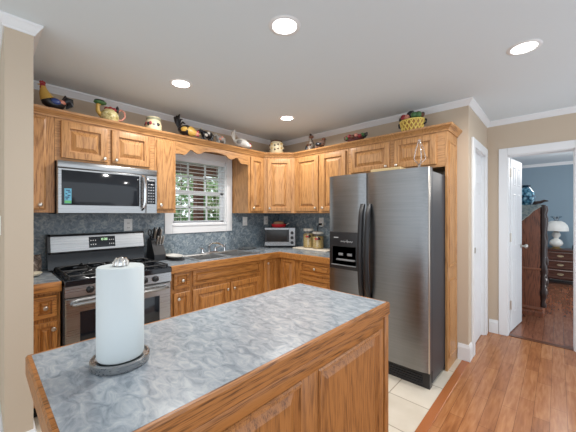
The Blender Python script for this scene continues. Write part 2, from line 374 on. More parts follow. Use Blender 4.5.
# ------------------------------------------------------------------ window
w1 = empty('window_1', '', ''); del w1['label']; del w1['category']; w1['kind'] = 'structure'
bm = new(); fr = frA(0.0, 0, 0)
for a in ((0, 0.02, WY0-0.085, WY0, WZ0-0.085, WZ1+0.085), (0, 0.02, WY1, WY1+0.085, WZ0-0.085, WZ1+0.085), (0, 0.02, WY0, WY1, WZ1, WZ1+0.085), (0, 0.02, WY0, WY1, WZ0-0.085, WZ0)): box(bm, *a, bevel=0.004)
obj('window_casing', bm, 'white', w1, 20)
bm = new(); box(bm, -0.12, 0, WY0, WY0+0.012, WZ0, WZ1); box(bm, -0.12, 0, WY1-0.012, WY1, WZ0, WZ1); box(bm, -0.12, 0, WY0, WY1, WZ1-0.012, WZ1); box(bm, -0.12, 0.03, WY0, WY1, WZ0, WZ0+0.014)
obj('window_jamb', bm, 'white', w1)
ZM = 1.625
def sash(x, z0, z1, rows):
    bm = new(); y0, y1 = WY0+0.012, WY1-0.012
    box(bm, x-0.015, x+0.015, y0, y0+0.035, z0, z1); box(bm, x-0.015, x+0.015, y1-0.035, y1, z0, z1); box(bm, x-0.015, x+0.015, y0, y1, z0, z0+0.035); box(bm, x-0.015, x+0.015, y0, y1, z1-0.035, z1)
    for k in (1, 2): yy = y0+(y1-y0)*k/3; box(bm, x-0.008, x+0.008, yy-0.009, yy+0.009, z0, z1)
    for k in range(1, rows): zz = z0+(z1-z0)*k/rows; box(bm, x-0.008, x+0.008, y0, y1, zz-0.009, zz+0.009)
    s = obj('sash', bm, 'white', w1)
    obj('pane', bx(x-0.002, x+0.002, y0+0.03, y1-0.03, z0+0.03, z1-0.03), 'pane', s)
sash(-0.095, ZM-0.02, WZ1-0.012, 2); sash(-0.065, WZ0+0.014, ZM+0.02, 2)
bl = empty('window_blind', 'white slatted blind open in the kitchen window over the sink', 'blind', (-0.03, (WY0+WY1)/2, WZ0+0.02))
bm = new(); z = WZ0+0.05; y0, y1 = WY0+0.016, WY1-0.016
a = math.radians(4)
while z < WZ1-0.05:
    for s_ in (0,):
        vs = [bm.verts.new(p) for p in ((-0.046, y0, z-0.018*math.sin(a)), (-0.010, y0, z+0.018*math.sin(a)), (-0.010, y1, z+0.018*math.sin(a)), (-0.046, y1, z-0.018*math.sin(a)))]
        vt = [bm.verts.new(v.co+Vector((0, 0, 0.003))) for v in vs]
        bm.faces.new(vs[::-1]); bm.faces.new(vt)
        for i in range(4): j = (i+1) % 4; bm.faces.new((vs[i], vs[j], vt[j], vt[i]))
    z += 0.0435
obj('slats', bm, 'white', bl, 0)
obj('headrail', bx(-0.050, -0.006, y0, y1, WZ1-0.05, WZ1-0.013), 'white', bl); obj('bottom_rail', bx(-0.046, -0.010, y0, y1, WZ0+0.015, WZ0+0.032), 'white', bl)
for yy in (y0+0.1, y1-0.1): 
    bm = new(); tube(bm, [(-0.028, yy, WZ0+0.02), (-0.028, yy, WZ1-0.03)], 0.0015, 6); obj('cord', bm, 'white', bl)

# ================================================================== WALL CABINETS
UB, UT, UX = 1.383, 2.112, 0.33
def uppertop(bm, x0, x1, y0, y1): box(bm, x0, x1, y0, y1, UB, UT)
# left narrow
c = empty('wall_cabinet', 'narrow oak wall cabinet left of the microwave, beside the beige wall end', 'cabinet', (0.0, -2.833, UB))
obj('carcass', bx(0.004, UX, -2.902, -2.728, UB, UT), 'oak_z', c)
f = frA(UX, -2.899, UB+0.022); flatdoor(f, 0.120, 0.672, c, 'oak_z', (0.085, 0.035))
# above microwave
c = empty('wall_cabinet', 'short two-door oak wall cabinet directly above the microwave', 'cabinet', (0.0, -2.365, 1.78))
obj('carcass', bx(0.004, UX, -2.726, -1.990, 1.778, UT), 'oak_y', c)
door(frA(UX, -2.692, 1.800), 0.312, 0.284, c, 'oak_z', (0.285, 0.03)); door(frA(UX, -2.350, 1.800), 0.315, 0.284, c, 'oak_z', (0.03, 0.03))
# right of microwave
c = empty('wall_cabinet', 'narrow oak wall cabinet between the microwave and the window', 'cabinet', (0.0, -1.885, UB))
obj('carcass', bx(0.004, UX, -1.988, -1.786, UB, UT), 'oak_z', c)
flatdoor(frA(UX, -1.972, UB+0.03), 0.165, 0.662, c, 'oak_z', (0.03, 0.045))
# right of window
c = empty('wall_cabinet', 'narrow oak wall cabinet right of the window, plain side showing', 'cabinet', (0.0, -0.74, UB))
obj('carcass', bx(0.004, UX, -0.868, -0.612, UB, UT), 'oak_z', c)
door(frA(UX, -0.835, UB+0.022), 0.205, 0.672, c, 'oak_z', (0.03, 0.04))
# diagonal corner
c = empty('wall_cabinet', 'diagonal oak corner wall cabinet above the toaster oven', 'cabinet', (0.0, 0.0, UB))
poly = [(0.004, -0.004), (0.004, -0.610), (UX, -0.610), (0.610, -UX), (0.610, -0.004)]
bm = new(); prism(bm, poly, lambda x, y: (x, y, UB), lambda x, y: (x, y, UT)); obj('carcass', bm, 'oak_z', c)
fd = frD(UX, -0.610, UB+0.022, PI/4); g = lambda u, v, w: fd(u+0.045, v, w)
door(g, 0.306, 0.672, c, 'oak_z', (0.03, 0.04))
# wall B uppers
c = empty('wall_cabinet', 'two-door oak wall cabinet between the corner cabinet and the refrigerator', 'cabinet', (1.01, 0.0, UB))
obj('carcass', bx(0.612, 1.408, -UX, -0.004, UB, UT), 'oak_z', c)
door(frB(-UX, 0.650, UB+0.022), 0.35, 0.672, c, 'oak_z', (0.32, 0.04)); door(frB(-UX, 1.045, UB+0.022), 0.335, 0.672, c, 'oak_z', (0.03, 0.04))
c = empty('wall_cabinet', 'short two-door oak wall cabinet over the stainless refrigerator', 'cabinet', (1.89, 0.0, 1.80))
obj('carcass', bx(1.412, 2.376, -UX, -0.004, 1.79, UT), 'oak_x', c)
door(frB(-UX, 1.445, 1.815), 0.435, 0.272, c, 'oak_z', (0.405, 0.03)); door(frB(-UX, 1.925, 1.815), 0.385, 0.272, c, 'oak_z', (0.03, 0.03))
# tall end panel right of fridge
c = empty('end_panel', 'tall oak end panel standing right of the refrigerator', 'panel', (2.381, -0.165, 0))
obj('panel', bx(2.378, 2.397, -UX, -0.004, 0, UT), 'oak_z', c)
for z0, z1 in ((0.10, 0.78), (0.90, 2.02)):
    fr = frA(2.397, -0.29, z0); bm = new(); nested(bm, fr, 0.245, z1-z0, [(0, 0), (0.0, 0.006), (0.012, 0.008), (0.018, 0.002), (0.045, 0.006)]); obj('raised_panel', bm, 'oak_z', c, 20)
# cabinet crown moulding
cp = [(0, UT-0.012), (0.008, UT-0.012), (0.012, UT), (0.030, UT+0.022), (0.040, UT+0.030), (0.044, UT+0.045), (0, UT+0.045)]
k = math.tan(PI/8); o = 0.001
bm = new(); sweep(bm, cp, [(UX+o, -2.902, 1, 0), (UX+o, -0.610, 1, -k), (0.610, -UX-o, k, -1), (2.398, -UX-o, 1, -1), (2.398, -0.004, 1, 0)])
tag(obj('cabinet_crown_moulding', bm, 'oak_y', None, 20), 'long oak crown moulding running along tops of all wall cabinets', 'moulding')
# dust top behind the moulding
bm = new(); T0, T1 = UT+0.001, UT+0.0445
prism(bm, [(0.004, -2.902), (UX, -2.902), (UX, -0.610), (0.610, -UX), (2.397, -UX), (2.397, -0.004), (0.004, -0.004)], lambda x, y: (x, y, T0), lambda x, y: (x, y, T1))
tag(obj('cabinet_top_board', bm, 'oak_y'), 'flat oak top board over the wall cabinets that carries the ornaments', 'shelf')
# valance
bm = new(); n = 40; y0, y1 = -1.785, -0.869
def vz(s):   # scalloped lower edge
    a = abs(2*s-1)     # 0 centre .. 1 ends
    if a > 0.80: return 1.972+0.006*math.sin((a-0.8)/0.2*PI)
    if a > 0.62: u = (a-0.62)/0.18; return 2.040-0.068*(u*u*(3-2*u))
    if a > 0.30: u = (a-0.30)/0.32; return 2.040-0.034*math.sin(u*PI)
    return 2.040+0.014*math.cos(a/0.30*PI/2)
poly = [(y0+(y1-y0)*i/n, vz(i/n)) for i in range(n+1)]+[(y1, UT-0.001), (y0, UT-0.001)]
prism(bm, poly, lambda y, z: (UX-0.020, y, z), lambda y, z: (UX, y, z))
tag(obj('window_valance', bm, 'oak_y', None, 0), 'scalloped oak valance board bridging the cabinets over the window', 'valance')

# ================================================================== BASE CABINETS
BX, BZ, KZ = 0.595, 0.868, 0.10
def base_box(c, x0, x1, y0, y1, m='oakb_z', kick='A'):
    bm = bx(x0, x1, y0, y1, KZ, BZ); obj('carcass', bm, m, c)
    if kick == 'A': obj('toe_kick', bx(x0, x1-0.07, y0, y1, 0.0, KZ-0.001), 'dark_gap', c)
    else: obj('toe_kick', bx(x0, x1, y0+0.07, y1, 0.0, KZ-0.001), 'dark_gap', c)
c = empty('base_cabinet', 'narrow oak base cabinet left of the range with a drawer and door', 'cabinet', (0.3, -2.834, 0))
base_box(c, 0.004, BX, -2.902, -2.734)
drawer(frA(BX, -2.882, 0.672), 0.132, 0.152, c, 'oakb_y', [(0.066, 0.076)]); door(frA(BX, -2.882, 0.125), 0.132, 0.522, c, 'oakb_z', (0.108, 0.475), frame=0.034)
c = empty('base_cabinet', 'narrow oak base cabinet right of the range with one drawer above a door', 'cabinet', (0.3, -1.855, 0))
base_box(c, 0.004, BX, -1.968, -1.766)
drawer(frA(BX, -1.937, 0.695), 0.155, 0.152, c, 'oakb_y', [(0.078, 0.076)]); door(frA(BX, -1.937, 0.125), 0.155, 0.537, c, 'oakb_z', (0.04, 0.485), frame=0.038)
c = empty('base_cabinet', 'wide oak sink cabinet below the window with a long false drawer', 'cabinet', (0.3, -1.33, 0))
bm = new()
for a in ((0.004, BX, -1.764, -1.746, KZ, BZ), (0.004, BX, -0.900, -0.882, KZ, BZ), (0.004, BX, -1.746, -0.900, KZ, KZ+0.018), (BX-0.018, BX, -1.746, -0.900, KZ+0.018, BZ), (0.004, 0.012, -1.746, -0.900, KZ+0.018, BZ)): box(bm, *a)
obj('carcass', bm, 'oakb_z', c); obj('toe_kick', bx(0.004, BX-0.07, -1.764, -0.882, 0, KZ-0.001), 'dark_gap', c)
drawer(frA(BX, -1.750, 0.695), 0.838, 0.152, c, 'oakb_y'); door(frA(BX, -1.750, 0.125), 0.408, 0.537, c, 'oakb_z', (0.378, 0.475)); door(frA(BX, -1.320, 0.125), 0.408, 0.537, c, 'oakb_z', (0.03, 0.475))
c = empty('base_cabinet', 'oak corner base cabinet with two doors meeting at the inside corner', 'cabinet', (0.3, -0.3, 0))
poly = [(0.004, -0.880), (BX, -0.880), (BX, -BX), (0.905, -BX), (0.905, -0.004), (0.004, -0.004)]
bm = new(); prism(bm, poly, lambda x, y: (x, y, KZ), lambda x, y: (x, y, BZ)); obj('carcass', bm, 'oakb_z', c)
poly = [(0.004, -0.880), (BX-0.07, -0.880), (BX-0.07, -BX+0.07), (0.905, -BX+0.07), (0.905, -0.004), (0.004, -0.004)]
bm = new(); prism(bm, poly, lambda x, y: (x, y, 0), lambda x, y: (x, y, KZ-0.001)); obj('toe_kick', bm, 'dark_gap', c)
door(frA(BX, -0.855, 0.125), 0.215, 0.722, c, 'oakb_z', (0.045, 0.67), frame=0.045); door(frB(-BX, 0.640, 0.125), 0.225, 0.722, c, 'oakb_z', None, frame=0.045)
c = empty('base_cabinet', 'oak drawer base cabinet between the corner and the refrigerator', 'cabinet', (1.15, -0.3, 0))
base_box(c, 0.907, 1.436, -BX, -0.004, kick='B')
for z0, h in ((0.695, 0.152), (0.41, 0.26), (0.125, 0.26)): drawer(frB(-BX, 0.945, z0), 0.43, h, c, 'oakb_x', [(0.22, h/2)])

# countertops
CT0, CT1 = 0.870, 0.914
SX0, SX1, SY0, SY1 = 0.11, 0.560, -1.655, -0.890
ct = empty('countertop', 'L-shaped grey-blue laminate worktop with oak edge around sink and corner', 'countertop', (0.3, -0.3, CT0))
bm = new(); e = 0.615
for a in ((0.009, e, -1.972, SY0), (0.009, SX0, SY0, SY1), (SX1, e, SY0, SY1), (0.009, e, SY1, -0.009), (e, 1.437, -e, -0.009)): box(bm, *a, CT0+0.001, CT1)
obj('slab', bm, 'counter', ct)
bm = new(); sweep(bm, [(0, CT0-0.022), (0.020, CT0-0.022), (0.022, CT0-0.018), (0.022, CT1-0.006), (0.018, CT1), (0, CT1)], [(e, -1.972, 1, 0), (e, -e, 1, -1), (1.437, -e, 0, -1)]); obj('front_edge', bm, 'oakb_y', ct, 0)
ct = empty('countertop', 'short grey-blue laminate worktop with oak edge left of the range', 'countertop', (0.3, -2.83, CT0))
obj('slab', bx(0.009, e, -2.902, -2.732, CT0+0.001, CT1), 'counter', ct)
obj('front_edge', bx(e, e+0.022, -2.902, -2.732, CT0-0.022, CT1, bevel=0.003), 'oakb_y', ct)

# sink and faucet
M['sink_steel'] = mat('satin_steel', (0.74, 0.74, 0.74), 0.30, 1.0); M['shaded_bowl_steel'] = mat('shaded_bowl_steel', (0.42, 0.41, 0.40), 0.34, 1.0)  # bowl is a darker copy of the rim steel, shade put into its colour
sk = empty('sink', 'stainless double-bowl sink set into the worktop under the window', 'sink', (0.33, -1.31, CT1))
bm = new(); z = CT1+0.009
def bowl(bm, x0, x1, y0, y1, d):
    nested(bm, lambda u, v, w: (x0+u, y0+v, z+w), x1-x0, y1-y0, [(0, 0), (0.008, -0.008), (0.02, -d+0.02), (0.045, -d)], False)
x0, x1, y0, y1, ym = SX0-0.012, SX1+0.012, SY0-0.012, SY1+0.012, (SY0+SY1)/2
for a in ((x0, x0+0.075, y0, y1), (x1-0.03, x1, y0, y1), (x0+0.075, x1-0.03, y0, y0+0.03), (x0+0.075, x1-0.03, y1-0.03, y1), (x0+0.075, x1-0.03, ym-0.02, ym+0.02)): box(bm, *a, CT1+0.0005, z, 0.0015)
obj('rim', bm, M['sink_steel'], sk, 20)
for a, b in ((y0+0.03, ym-0.02), (ym+0.02, y1-0.03)):
    bm = new(); bowl(bm, x0+0.075, x1-0.03, a, b, 0.17); lathe(bm, [(0.04, 0), (0.04, 0.003), (0.03, 0.004)], (0.34, (a+b)/2, z-0.169), 18); obj('bowl', bm, M['shaded_bowl_steel'], sk, 20)
fc = empty('faucet', 'chrome two-handle faucet behind the sink under the window', 'faucet', (0.135, -1.29, z))
bm = new(); box(bm, 0.105, 0.165, -1.40, -1.18, z+0.0005, z+0.014, 0.005); obj('base_plate', bm, 'chrome', fc)
bm = new(); tube(bm, [(0.135, -1.29, z+0.014), (0.135, -1.29, z+0.07), (0.15, -1.285, z+0.10), (0.20, -1.27, z+0.118), (0.27, -1.245, z+0.115), (0.31, -1.232, z+0.095), (0.318, -1.23, z+0.075)], [0.018, 0.015, 0.013, 0.012, 0.011, 0.011, 0.010], 12); obj('spout', bm, 'chrome', fc)
for yy in (-1.375, -1.205):
    bm = new(); lathe(bm, [(0.018, 0), (0.016, 0.03), (0.012, 0.04), (0.010, 0.045)], (0.135, yy, z+0.014), 14); tube(bm, [(0.135, yy, z+0.052), (0.165, yy+(0.05 if yy > -1.3 else -0.05), z+0.072)], [0.009, 0.006], 8); obj('handle', bm, 'chrome', fc)
bm = new(); lathe(bm, [(0.016, 0), (0.014, 0.03), (0.010, 0.05), (0.014, 0.06), (0.010, 0.085), (0.004, 0.09)], (0.14, -1.08, z), 12); obj('side_sprayer', bm, 'chrome', fc)

# ================================================================== RANGE
RY0, RY1 = -2.724, -1.982
rg = empty('gas_range', 'stainless gas range with black cooktop between two base cabinets', 'range', (0.33, (RY0+RY1)/2, 0))
obj('body', bx(0.03, 0.635, RY0, RY1, 0.09, 0.8725), 'charcoal', rg)
obj('toe_base', bx(0.05, 0.58, RY0+0.02, RY1-0.02, 0.0, 0.09), 'dark_gap', rg)
bm = new(); box(bm, 0.03, 0.672, RY0, RY1, 0.873, 0.918, 0.006); obj('cooktop', bm, 'black_gloss', rg, 20)
bm = new(); prism(bm, [(0.636, 0.798), (0.668, 0.798), (0.664, 0.872), (0.636, 0.872)], lambda x, zz: (x, RY0+0.004, zz), lambda x, zz: (x, RY1-0.004, zz)); cpn = obj('control_panel', bm, 'steel', rg, 0)
for yy in (-2.575, -2.490, -2.205, -2.120):
    bm = new(); lathe(bm, [(0.026, 0), (0.026, 0.006), (0.020, 0.010), (0.018, 0.03), (0.012, 0.034)], (0.664, yy, 0.836), 18, 'x'); box(bm, 0.690, 0.700, yy-0.004, yy+0.004, 0.82, 0.852, 0.002); obj('knob', bm, 'black', cpn)
bm = new(); nested(bm, frA(0.636, RY0+0.006, 0.285), RY1-RY0-0.012, 0.505, [(0, 0), (0, 0.024), (0.006, 0.030)]); od = obj('oven_door', bm, 'steel', rg, 20)
obj('window', bx(0.6662, 0.6685, -2.635, -2.085, 0.40, 0.69, bevel=0.001), 'black_gloss', od)
bm = new(); pts = [(0.666, RY0+0.045, 0.752), (0.70, RY0+0.05, 0.755), (0.716, RY0+0.09, 0.757), (0.720, (RY0+RY1)/2, 0.757), (0.716, RY1-0.09, 0.757), (0.70, RY1-0.05, 0.755), (0.666, RY1-0.045, 0.752)]; tube(bm, pts, 0.013, 10); obj('handle', bm, 'steel', od)
bm = new(); nested(bm, frA(0.636, RY0+0.006, 0.095), RY1-RY0-0.012, 0.18, [(0, 0), (0, 0.024), (0.006, 0.030)]); obj('drawer', bm, 'steel', rg, 20)
BG0, BG1 = -2.745, -2.000
# backguard: sloped lower riser in black, upper stainless panel
bm = new(); prism(bm, [(0.03, 0.919), (0.135, 0.919), (0.105, 1.045), (0.03, 1.045)], lambda x, zz: (x, BG0+0.003, zz), lambda x, zz: (x, BG1-0.002, zz)); obj('riser', bm, 'black_gloss', rg, 0)
bm = new(); prism(bm, [(0.03, 1.046), (0.118, 1.046), (0.124, 1.060), (0.098, 1.185), (0.085, 1.200), (0.03, 1.200)], lambda x, zz: (x, BG0+0.022, zz), lambda x, zz: (x, BG1-0.009, zz)); bg = obj('backguard', bm, 'steel', rg, 0)
for a in ((BG0+0.002, BG0+0.021), (BG1-0.008, BG1-0.001)):
    bm = new(); prism(bm, [(0.03, 1.046), (0.122, 1.046), (0.126, 1.060), (0.100, 1.188), (0.085, 1.203), (0.03, 1.203)], lambda x, zz: (x, a[0], zz), lambda x, zz: (x, a[1], zz)); obj('end_cap', bm, 'black', bg, 0)
fx = lambda zz: 0.124-(zz-1.060)/(0.125)*0.026
bm = new(); prism(bm, [(0, 1.078), (0.003, 1.078), (0.003, 1.172), (0, 1.172)], lambda d, zz: (fx(zz)+d-0.0005, -2.462, zz), lambda d, zz: (fx(zz)+d-0.0005, -2.258, zz)); dp = obj('clock_panel', bm, 'black_gloss', bg, 0)
# clock digits 10:08 built from segments
SEG = {'1': 'bc', '0': 'abcdef', '8': 'abcdefg', ':': ''}
bm = new(); yb, zb, hw, hh = -2.374, 1.138, 0.007, 0.018
def segbox(bm, y, zc, wy, wz): 
    xx = fx(zc)+0.003; box(bm, xx-0.0008, xx+0.0012, y-wy/2, y+wy/2, zc-wz/2, zc+wz/2)
for ch in '10:08':
    if ch == ':':
        segbox(bm, yb+0.003, zb+0.008, 0.003, 0.003); segbox(bm, yb+0.003, zb+0.018, 0.003, 0.003); yb += 0.007; continue
    for s_ in SEG[ch]:
        y_, z_, a_, b_ = {'a': (hw/2, hh, hw, 0.0022), 'g': (hw/2, hh/2, hw, 0.0022), 'd': (hw/2, 0, hw, 0.0022), 'f': (0, hh*.75, .003, hh/2), 'b': (hw, hh*.75, .003, hh/2), 'e': (0, hh*.25, .003, hh/2), 'c': (hw, hh*.25, .003, hh/2)}[s_]
        segbox(bm, yb+y_, zb+z_, a_, b_)
    yb += 0.0125
obj('clock_digits', bm, 'green_digits', dp, 0)
for yy in (-2.447, -2.430, -2.413, -2.304, -2.288, -2.272):
    for zz in (1.105, 1.140): bm = new(); segbox(bm, yy, zz, 0.007, 0.009); obj('touch_key', bm, 'outlet', dp, 0)
# burners and grates
for gy in (RY0+0.195, RY1-0.195):
    for gx in (0.235, 0.510):
        bm = new(); lathe(bm, [(0.055, 0), (0.055, 0.006), (0.042, 0.008), (0.042, 0.016), (0.034, 0.020), (0.0, 0.021)], (gx, gy, 0.9185), 20, cap=False); obj('burner', bm, 'iron', rg)
for y0, y1 in ((RY0+0.03, (RY0+RY1)/2-0.012), ((RY0+RY1)/2+0.012, RY1-0.03)):
    bm = new(); z0, z1 = 0.940, 0.956; x0, x1 = 0.15, 0.645; r_ = 0.006
    def bar(a, b): tube(bm, [a, ((a[0]+b[0])/2, (a[1]+b[1])/2, a[2]), b], r_, 6)
    for yy in (y0, y1): bar((x0, yy, z0), (x1, yy, z0))
    for xx in (x0, (x0+x1)/2, x1): bar((xx, y0, z0), (xx, y1, z0))
    yc = (y0+y1)/2
    for gx in (0.235, 0.51):
        xa, xb = (x0, (x0+x1)/2) if gx < 0.4 else ((x0+x1)/2, x1)
        for a, b in (((gx, y0, z0), (gx, yc-0.03, z1)), ((gx, y1, z0), (gx, yc+0.03, z1)), ((xa, yc, z0), (gx-0.03, yc, z1)), ((xb, yc, z0), (gx+0.03, yc, z1))):
            tube(bm, [a, ((a[0]*.6+b[0]*.4), (a[1]*.6+b[1]*.4), z1), b], r_, 6)
    for xx in (x0, x1):
        for yy in (y0, y1): tube(bm, [(xx, yy, 0.9185), (xx, yy, z0)], 0.008, 6)
    obj('grate', bm, 'iron', rg)

# ================================================================== MICROWAVE
MX, MY0, MY1, MZ0, MZ1 = 0.40, -2.722, -1.993, 1.374, 1.774
mw = empty('microwave', 'stainless over-the-range microwave mounted under the short cabinet', 'microwave', (0.2, -2.365, MZ0))
obj('case', bx(0.012, 0.362, MY0, MY1, MZ0, MZ1), 'charcoal', mw)
obj('vent_grille', bx(0.362, MX-0.004, MY0, MY1, 1.722, MZ1, bevel=0.006), 'steel', mw)
bm = new(); nested(bm, frA(0.362, MY0, MZ0), -2.095-MY0, 1.720-MZ0, [(0, 0), (0, MX-0.362-0.006), (0.006, MX-0.362)]); md = obj('door', bm, 'steel', mw, 20)
obj('window', bx(MX-0.001, MX+0.002, -2.697, -2.150, 1.440, 1.704, bevel=0.0009), 'black_gloss', md)
bm = new(); tube(bm, [(MX-0.002, -2.125, 1.715), (MX+0.028, -2.122, 1.695), (MX+0.040, -2.118, 1.63), (MX+0.042, -2.118, 1.56), (MX+0.040, -2.118, 1.49), (MX+0.028, -2.122, 1.43), (MX-0.002, -2.125, 1.410)], [0.012, 0.013, 0.014, 0.014, 0.014, 0.013, 0.012], 10); obj('handle', bm, 'chrome', md)
bm = new(); nested(bm, frA(0.362, -2.094, MZ0), 2.094+MY1, 1.720-MZ0, [(0, 0), (0, MX-0.362-0.006), (0.006, MX-0.362)]); cp_ = obj('control_panel', bm, 'steel', mw, 20)
obj('keypad', bx(MX-0.001, MX+0.002, -2.085, -2.012, 1.462, 1.690, bevel=0.0009), 'black_gloss', cp_)
bm = new()
for i in range(3):
    for j in range(7): box(bm, MX+0.002, MX+0.003, -2.077+0.021*i, -2.064+0.021*i, 1.478+0.026*j, 1.486+0.026*j)
box(bm, MX+0.002, MX+0.003, -2.077, -2.02, 1.668, 1.682)
obj('key_marks', bm, cm('grey_print', 150, 152, 155), cp_)
bm = new(); bk = bx(MX+0.002, MX+0.0028, -2.680, -2.637, 1.452, 1.565); obj('painted_reflection', bk, cm('cyan_reflection', 96, 168, 196), md)  # window reflection on the door glass, painted as flat coloured patches
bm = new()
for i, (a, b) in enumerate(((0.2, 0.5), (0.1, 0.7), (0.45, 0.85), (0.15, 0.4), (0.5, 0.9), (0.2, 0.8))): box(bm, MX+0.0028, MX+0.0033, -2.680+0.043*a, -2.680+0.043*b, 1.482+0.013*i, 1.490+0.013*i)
obj('reflection_marks', bm, cm('navy_reflection', 30, 52, 92), md); obj('reflection_band', bx(MX+0.0028, MX+0.0033, -2.679, -2.638, 1.454, 1.474), cm('green_reflection', 96, 176, 110), md)

# ================================================================== REFRIGERATOR
FX0, FX1 = 1.440, 2.374; FYF = -0.665; FD = -0.748
fg = empty('refrigerator', 'stainless side-by-side refrigerator with black handles and ice dispenser', 'refrigerator', (1.915, -0.4, 0))
bm = bx(FX0, FX1, FYF, -0.03, 0.03, 1.715, bevel=0.006); obj('case', bm, 'charcoal', fg, 20)
SPL = 1.845
def frdoor(x0, x1, z0=0.135, z1=1.740):
    n = 10; bm = new(); poly = [(x0, FYF-0.012), (x1, FYF-0.012)]; pf = []
    for i in range(n+1): u = i/n; pf.append((x1-(x1-x0)*u, FD-0.012*math.sin(u*PI)**0.6+(0.012 if i in (0, n) else 0)))
    prism(bm, poly+pf, lambda x, y: (x, y, z0), lambda x, y: (x, y, z1)); return bm
fl = obj('freezer_door', frdoor(FX0+0.002, SPL-0.004), 'steel_x', fg, 40); frr = obj('fridge_door', frdoor(SPL+0.004, FX1-0.002), 'steel_x', fg, 40)
obj('door_side', bx(FX1-0.0018, FX1+0.003, FYF-0.066, FYF-0.012, 0.137, 1.738), 'charcoal', frr); obj('edge_strip', bx(FX1-0.004, FX1+0.004, FD-0.001, FD+0.018, 0.137, 1.739, bevel=0.002), 'nickel', frr)  # nickel strip added to give the bright highlight along the door edge
bm = bx(FX0+0.02, FX1-0.005, FYF-0.05, FYF-0.001, 0.0, 0.125)
for i in range(5): box(bm, FX0+0.04, FX1-0.06, FYF-0.058, FYF-0.05, 0.022+0.02*i, 0.034+0.02*i, 0.002)
obj('toe_grille', bm, 'black', fg)
obj('top_hinge', bx(FX1-0.09, FX1-0.02, FYF-0.06, FYF+0.05, 1.7155, 1.745, bevel=0.006), 'black', fg); obj('top_hinge', bx(FX0+0.02, FX0+0.12, FYF-0.06, FYF+0.05, 1.7155, 1.745, bevel=0.006), 'black', fg)
for xc, par, sgn in ((SPL-0.032, fl, -1), (SPL+0.034, frr, 1)):
    bm = new(); pts = []
    for i in range(13):
        u = i/12; zz = 1.458-u*0.86; bow = 0.058*math.sin(u*PI)**0.45
        pts.append((xc, FD-0.004-bow, zz))
    tube(bm, pts, [(0.023, 0.015)]*13, 10); obj('handle', bm, 'black', par)
# dispenser
def dfr(u, v, w): return (1.466+u, FD-0.010-w, 0.850+v)
bm = new(); nested(bm, dfr, 0.322, 0.352, [(0, 0), (0, 0.010), (0.012, 0.014)], False)
ds = obj('dispenser', bm, 'black', fl, 20)
bm = new(); nested(bm, lambda u, v, w: dfr(0.030+u, 0.040+v, 0.0145+w), 0.262, 0.180, [(0, 0), (0.003, 0.002), (0.006, 0.0)]); obj('recess', bm, 'dark_gap', ds, 20)
bm = new(); 
for a in (0.105, 0.20): box(bm, *sorted((dfr(a, 0, 0)[0], dfr(a+0.05, 0, 0)[0])), FD-0.032, FD-0.022, 0.850+0.130, 0.850+0.155, 0.004)
obj('paddles', bm, cm('grey_plastic', 120, 122, 124), ds)
bm = new(); box(bm, dfr(0.09, 0, 0)[0], dfr(0.285, 0, 0)[0], FD-0.045, FD-0.022, 0.850+0.085, 0.850+0.100, 0.004); box(bm, dfr(0.03, 0, 0)[0], dfr(0.292, 0, 0)[0], FD-0.040, FD-0.022, 0.850+0.036, 0.850+0.044, 0.002)
obj('drip_tray', bm, cm('grey_plastic', 120, 122, 124), ds)
bm = new(); box(bm, dfr(0.05, 0, 0)[0], dfr(0.10, 0, 0)[0], FD-0.0255, FD-0.024, 0.850+0.295, 0.850+0.302)
xx = dfr(0.13, 0, 0)[0]; zz = 0.850+0.250
pts = [(xx+i*0.0075, FD-0.026, zz+(0.020*abs(math.sin(i*1.9))+(0.010 if i in (0, 9) else 0))) for i in range(18)]
tube(bm, pts, 0.0022, 5); obj('script_mark', bm, cm('silver_print', 196, 198, 200), ds)

# ================================================================== ISLAND
IX0, IX1, IY0, IY1 = 1.842, 2.457, -3.010, -1.655
il = empty('kitchen_island', 'oak kitchen island with pale blue marbled top in the foreground', 'island', ((IX0+IX1)/2, (IY0+IY1)/2, 0))
obj('top', bx(IX0+0.012, IX1-0.012, IY0+0.012, IY1-0.012, 0.872, 0.914), 'island_top', il)
ep = [(0, 0.850), (0.012, 0.850), (0.014, 0.854), (0.014, 0.906), (0.010, 0.9135), (0, 0.9135)]
bm = new(); a0, a1, b0, b1 = IX0+0.012, IX1-0.012, IY0+0.012, IY1-0.012
sweep(bm, ep, [(a0, b0, -1, -1), (a1, b0, 1, -1), (a1, b1, 1, 1), (a0, b1, -1, 1), (a0, b0, -1, -1)], True); obj('edge_strip', bm, 'oaki_y', il, 0)
cx0, cx1, cy0, cy1 = IX0+0.045, 2.434, IY0+0.045, IY1-0.012
obj('carcass', bx(cx0, cx1, cy0, cy1, 0.09, 0.871), 'oaki_z', il); obj('toe_kick', bx(cx0+0.05, cx1-0.05, cy0+0.05, cy1-0.05, 0, 0.09), 'dark_gap', il)
# right side: rails, stiles, raised panels, corner post
x = cx1
bm = new(); box(bm, x, x+0.018, cy0, cy1-0.045, 0.796, 0.850, 0.002); obj('top_rail', bm, 'oaki_y', il); obj('bottom_rail', bx(x, x+0.018, cy0, cy1-0.045, 0.09, 0.18, bevel=0.002), 'oaki_y', il)
for a, b in ((-1.758, cy1-0.045), (-2.352, -2.258), (cy0, -2.862)): obj('stile', bx(x, x+0.018, a, b, 0.18, 0.796, bevel=0.002), 'oaki_z', il)
for a, b in ((-2.256, -1.760), (-2.860, -2.354)):
    bm = new(); nested(bm, frA(x+0.001, a, 0.182), b-a, 0.612, [(0, 0.0), (0, 0.016), (0.004, 0.024), (0.012, 0.026), (0.024, 0.010), (0.028, 0.008), (0.055, 0.018)]); obj('raised_panel', bm, 'oaki_z', il, 20)
bm = new(); box(bm, x-0.02, x+0.021, cy1-0.034, cy1+0.010, 0.0, 0.850, 0.003); obj('corner_post', bm, 'oaki_z', il)
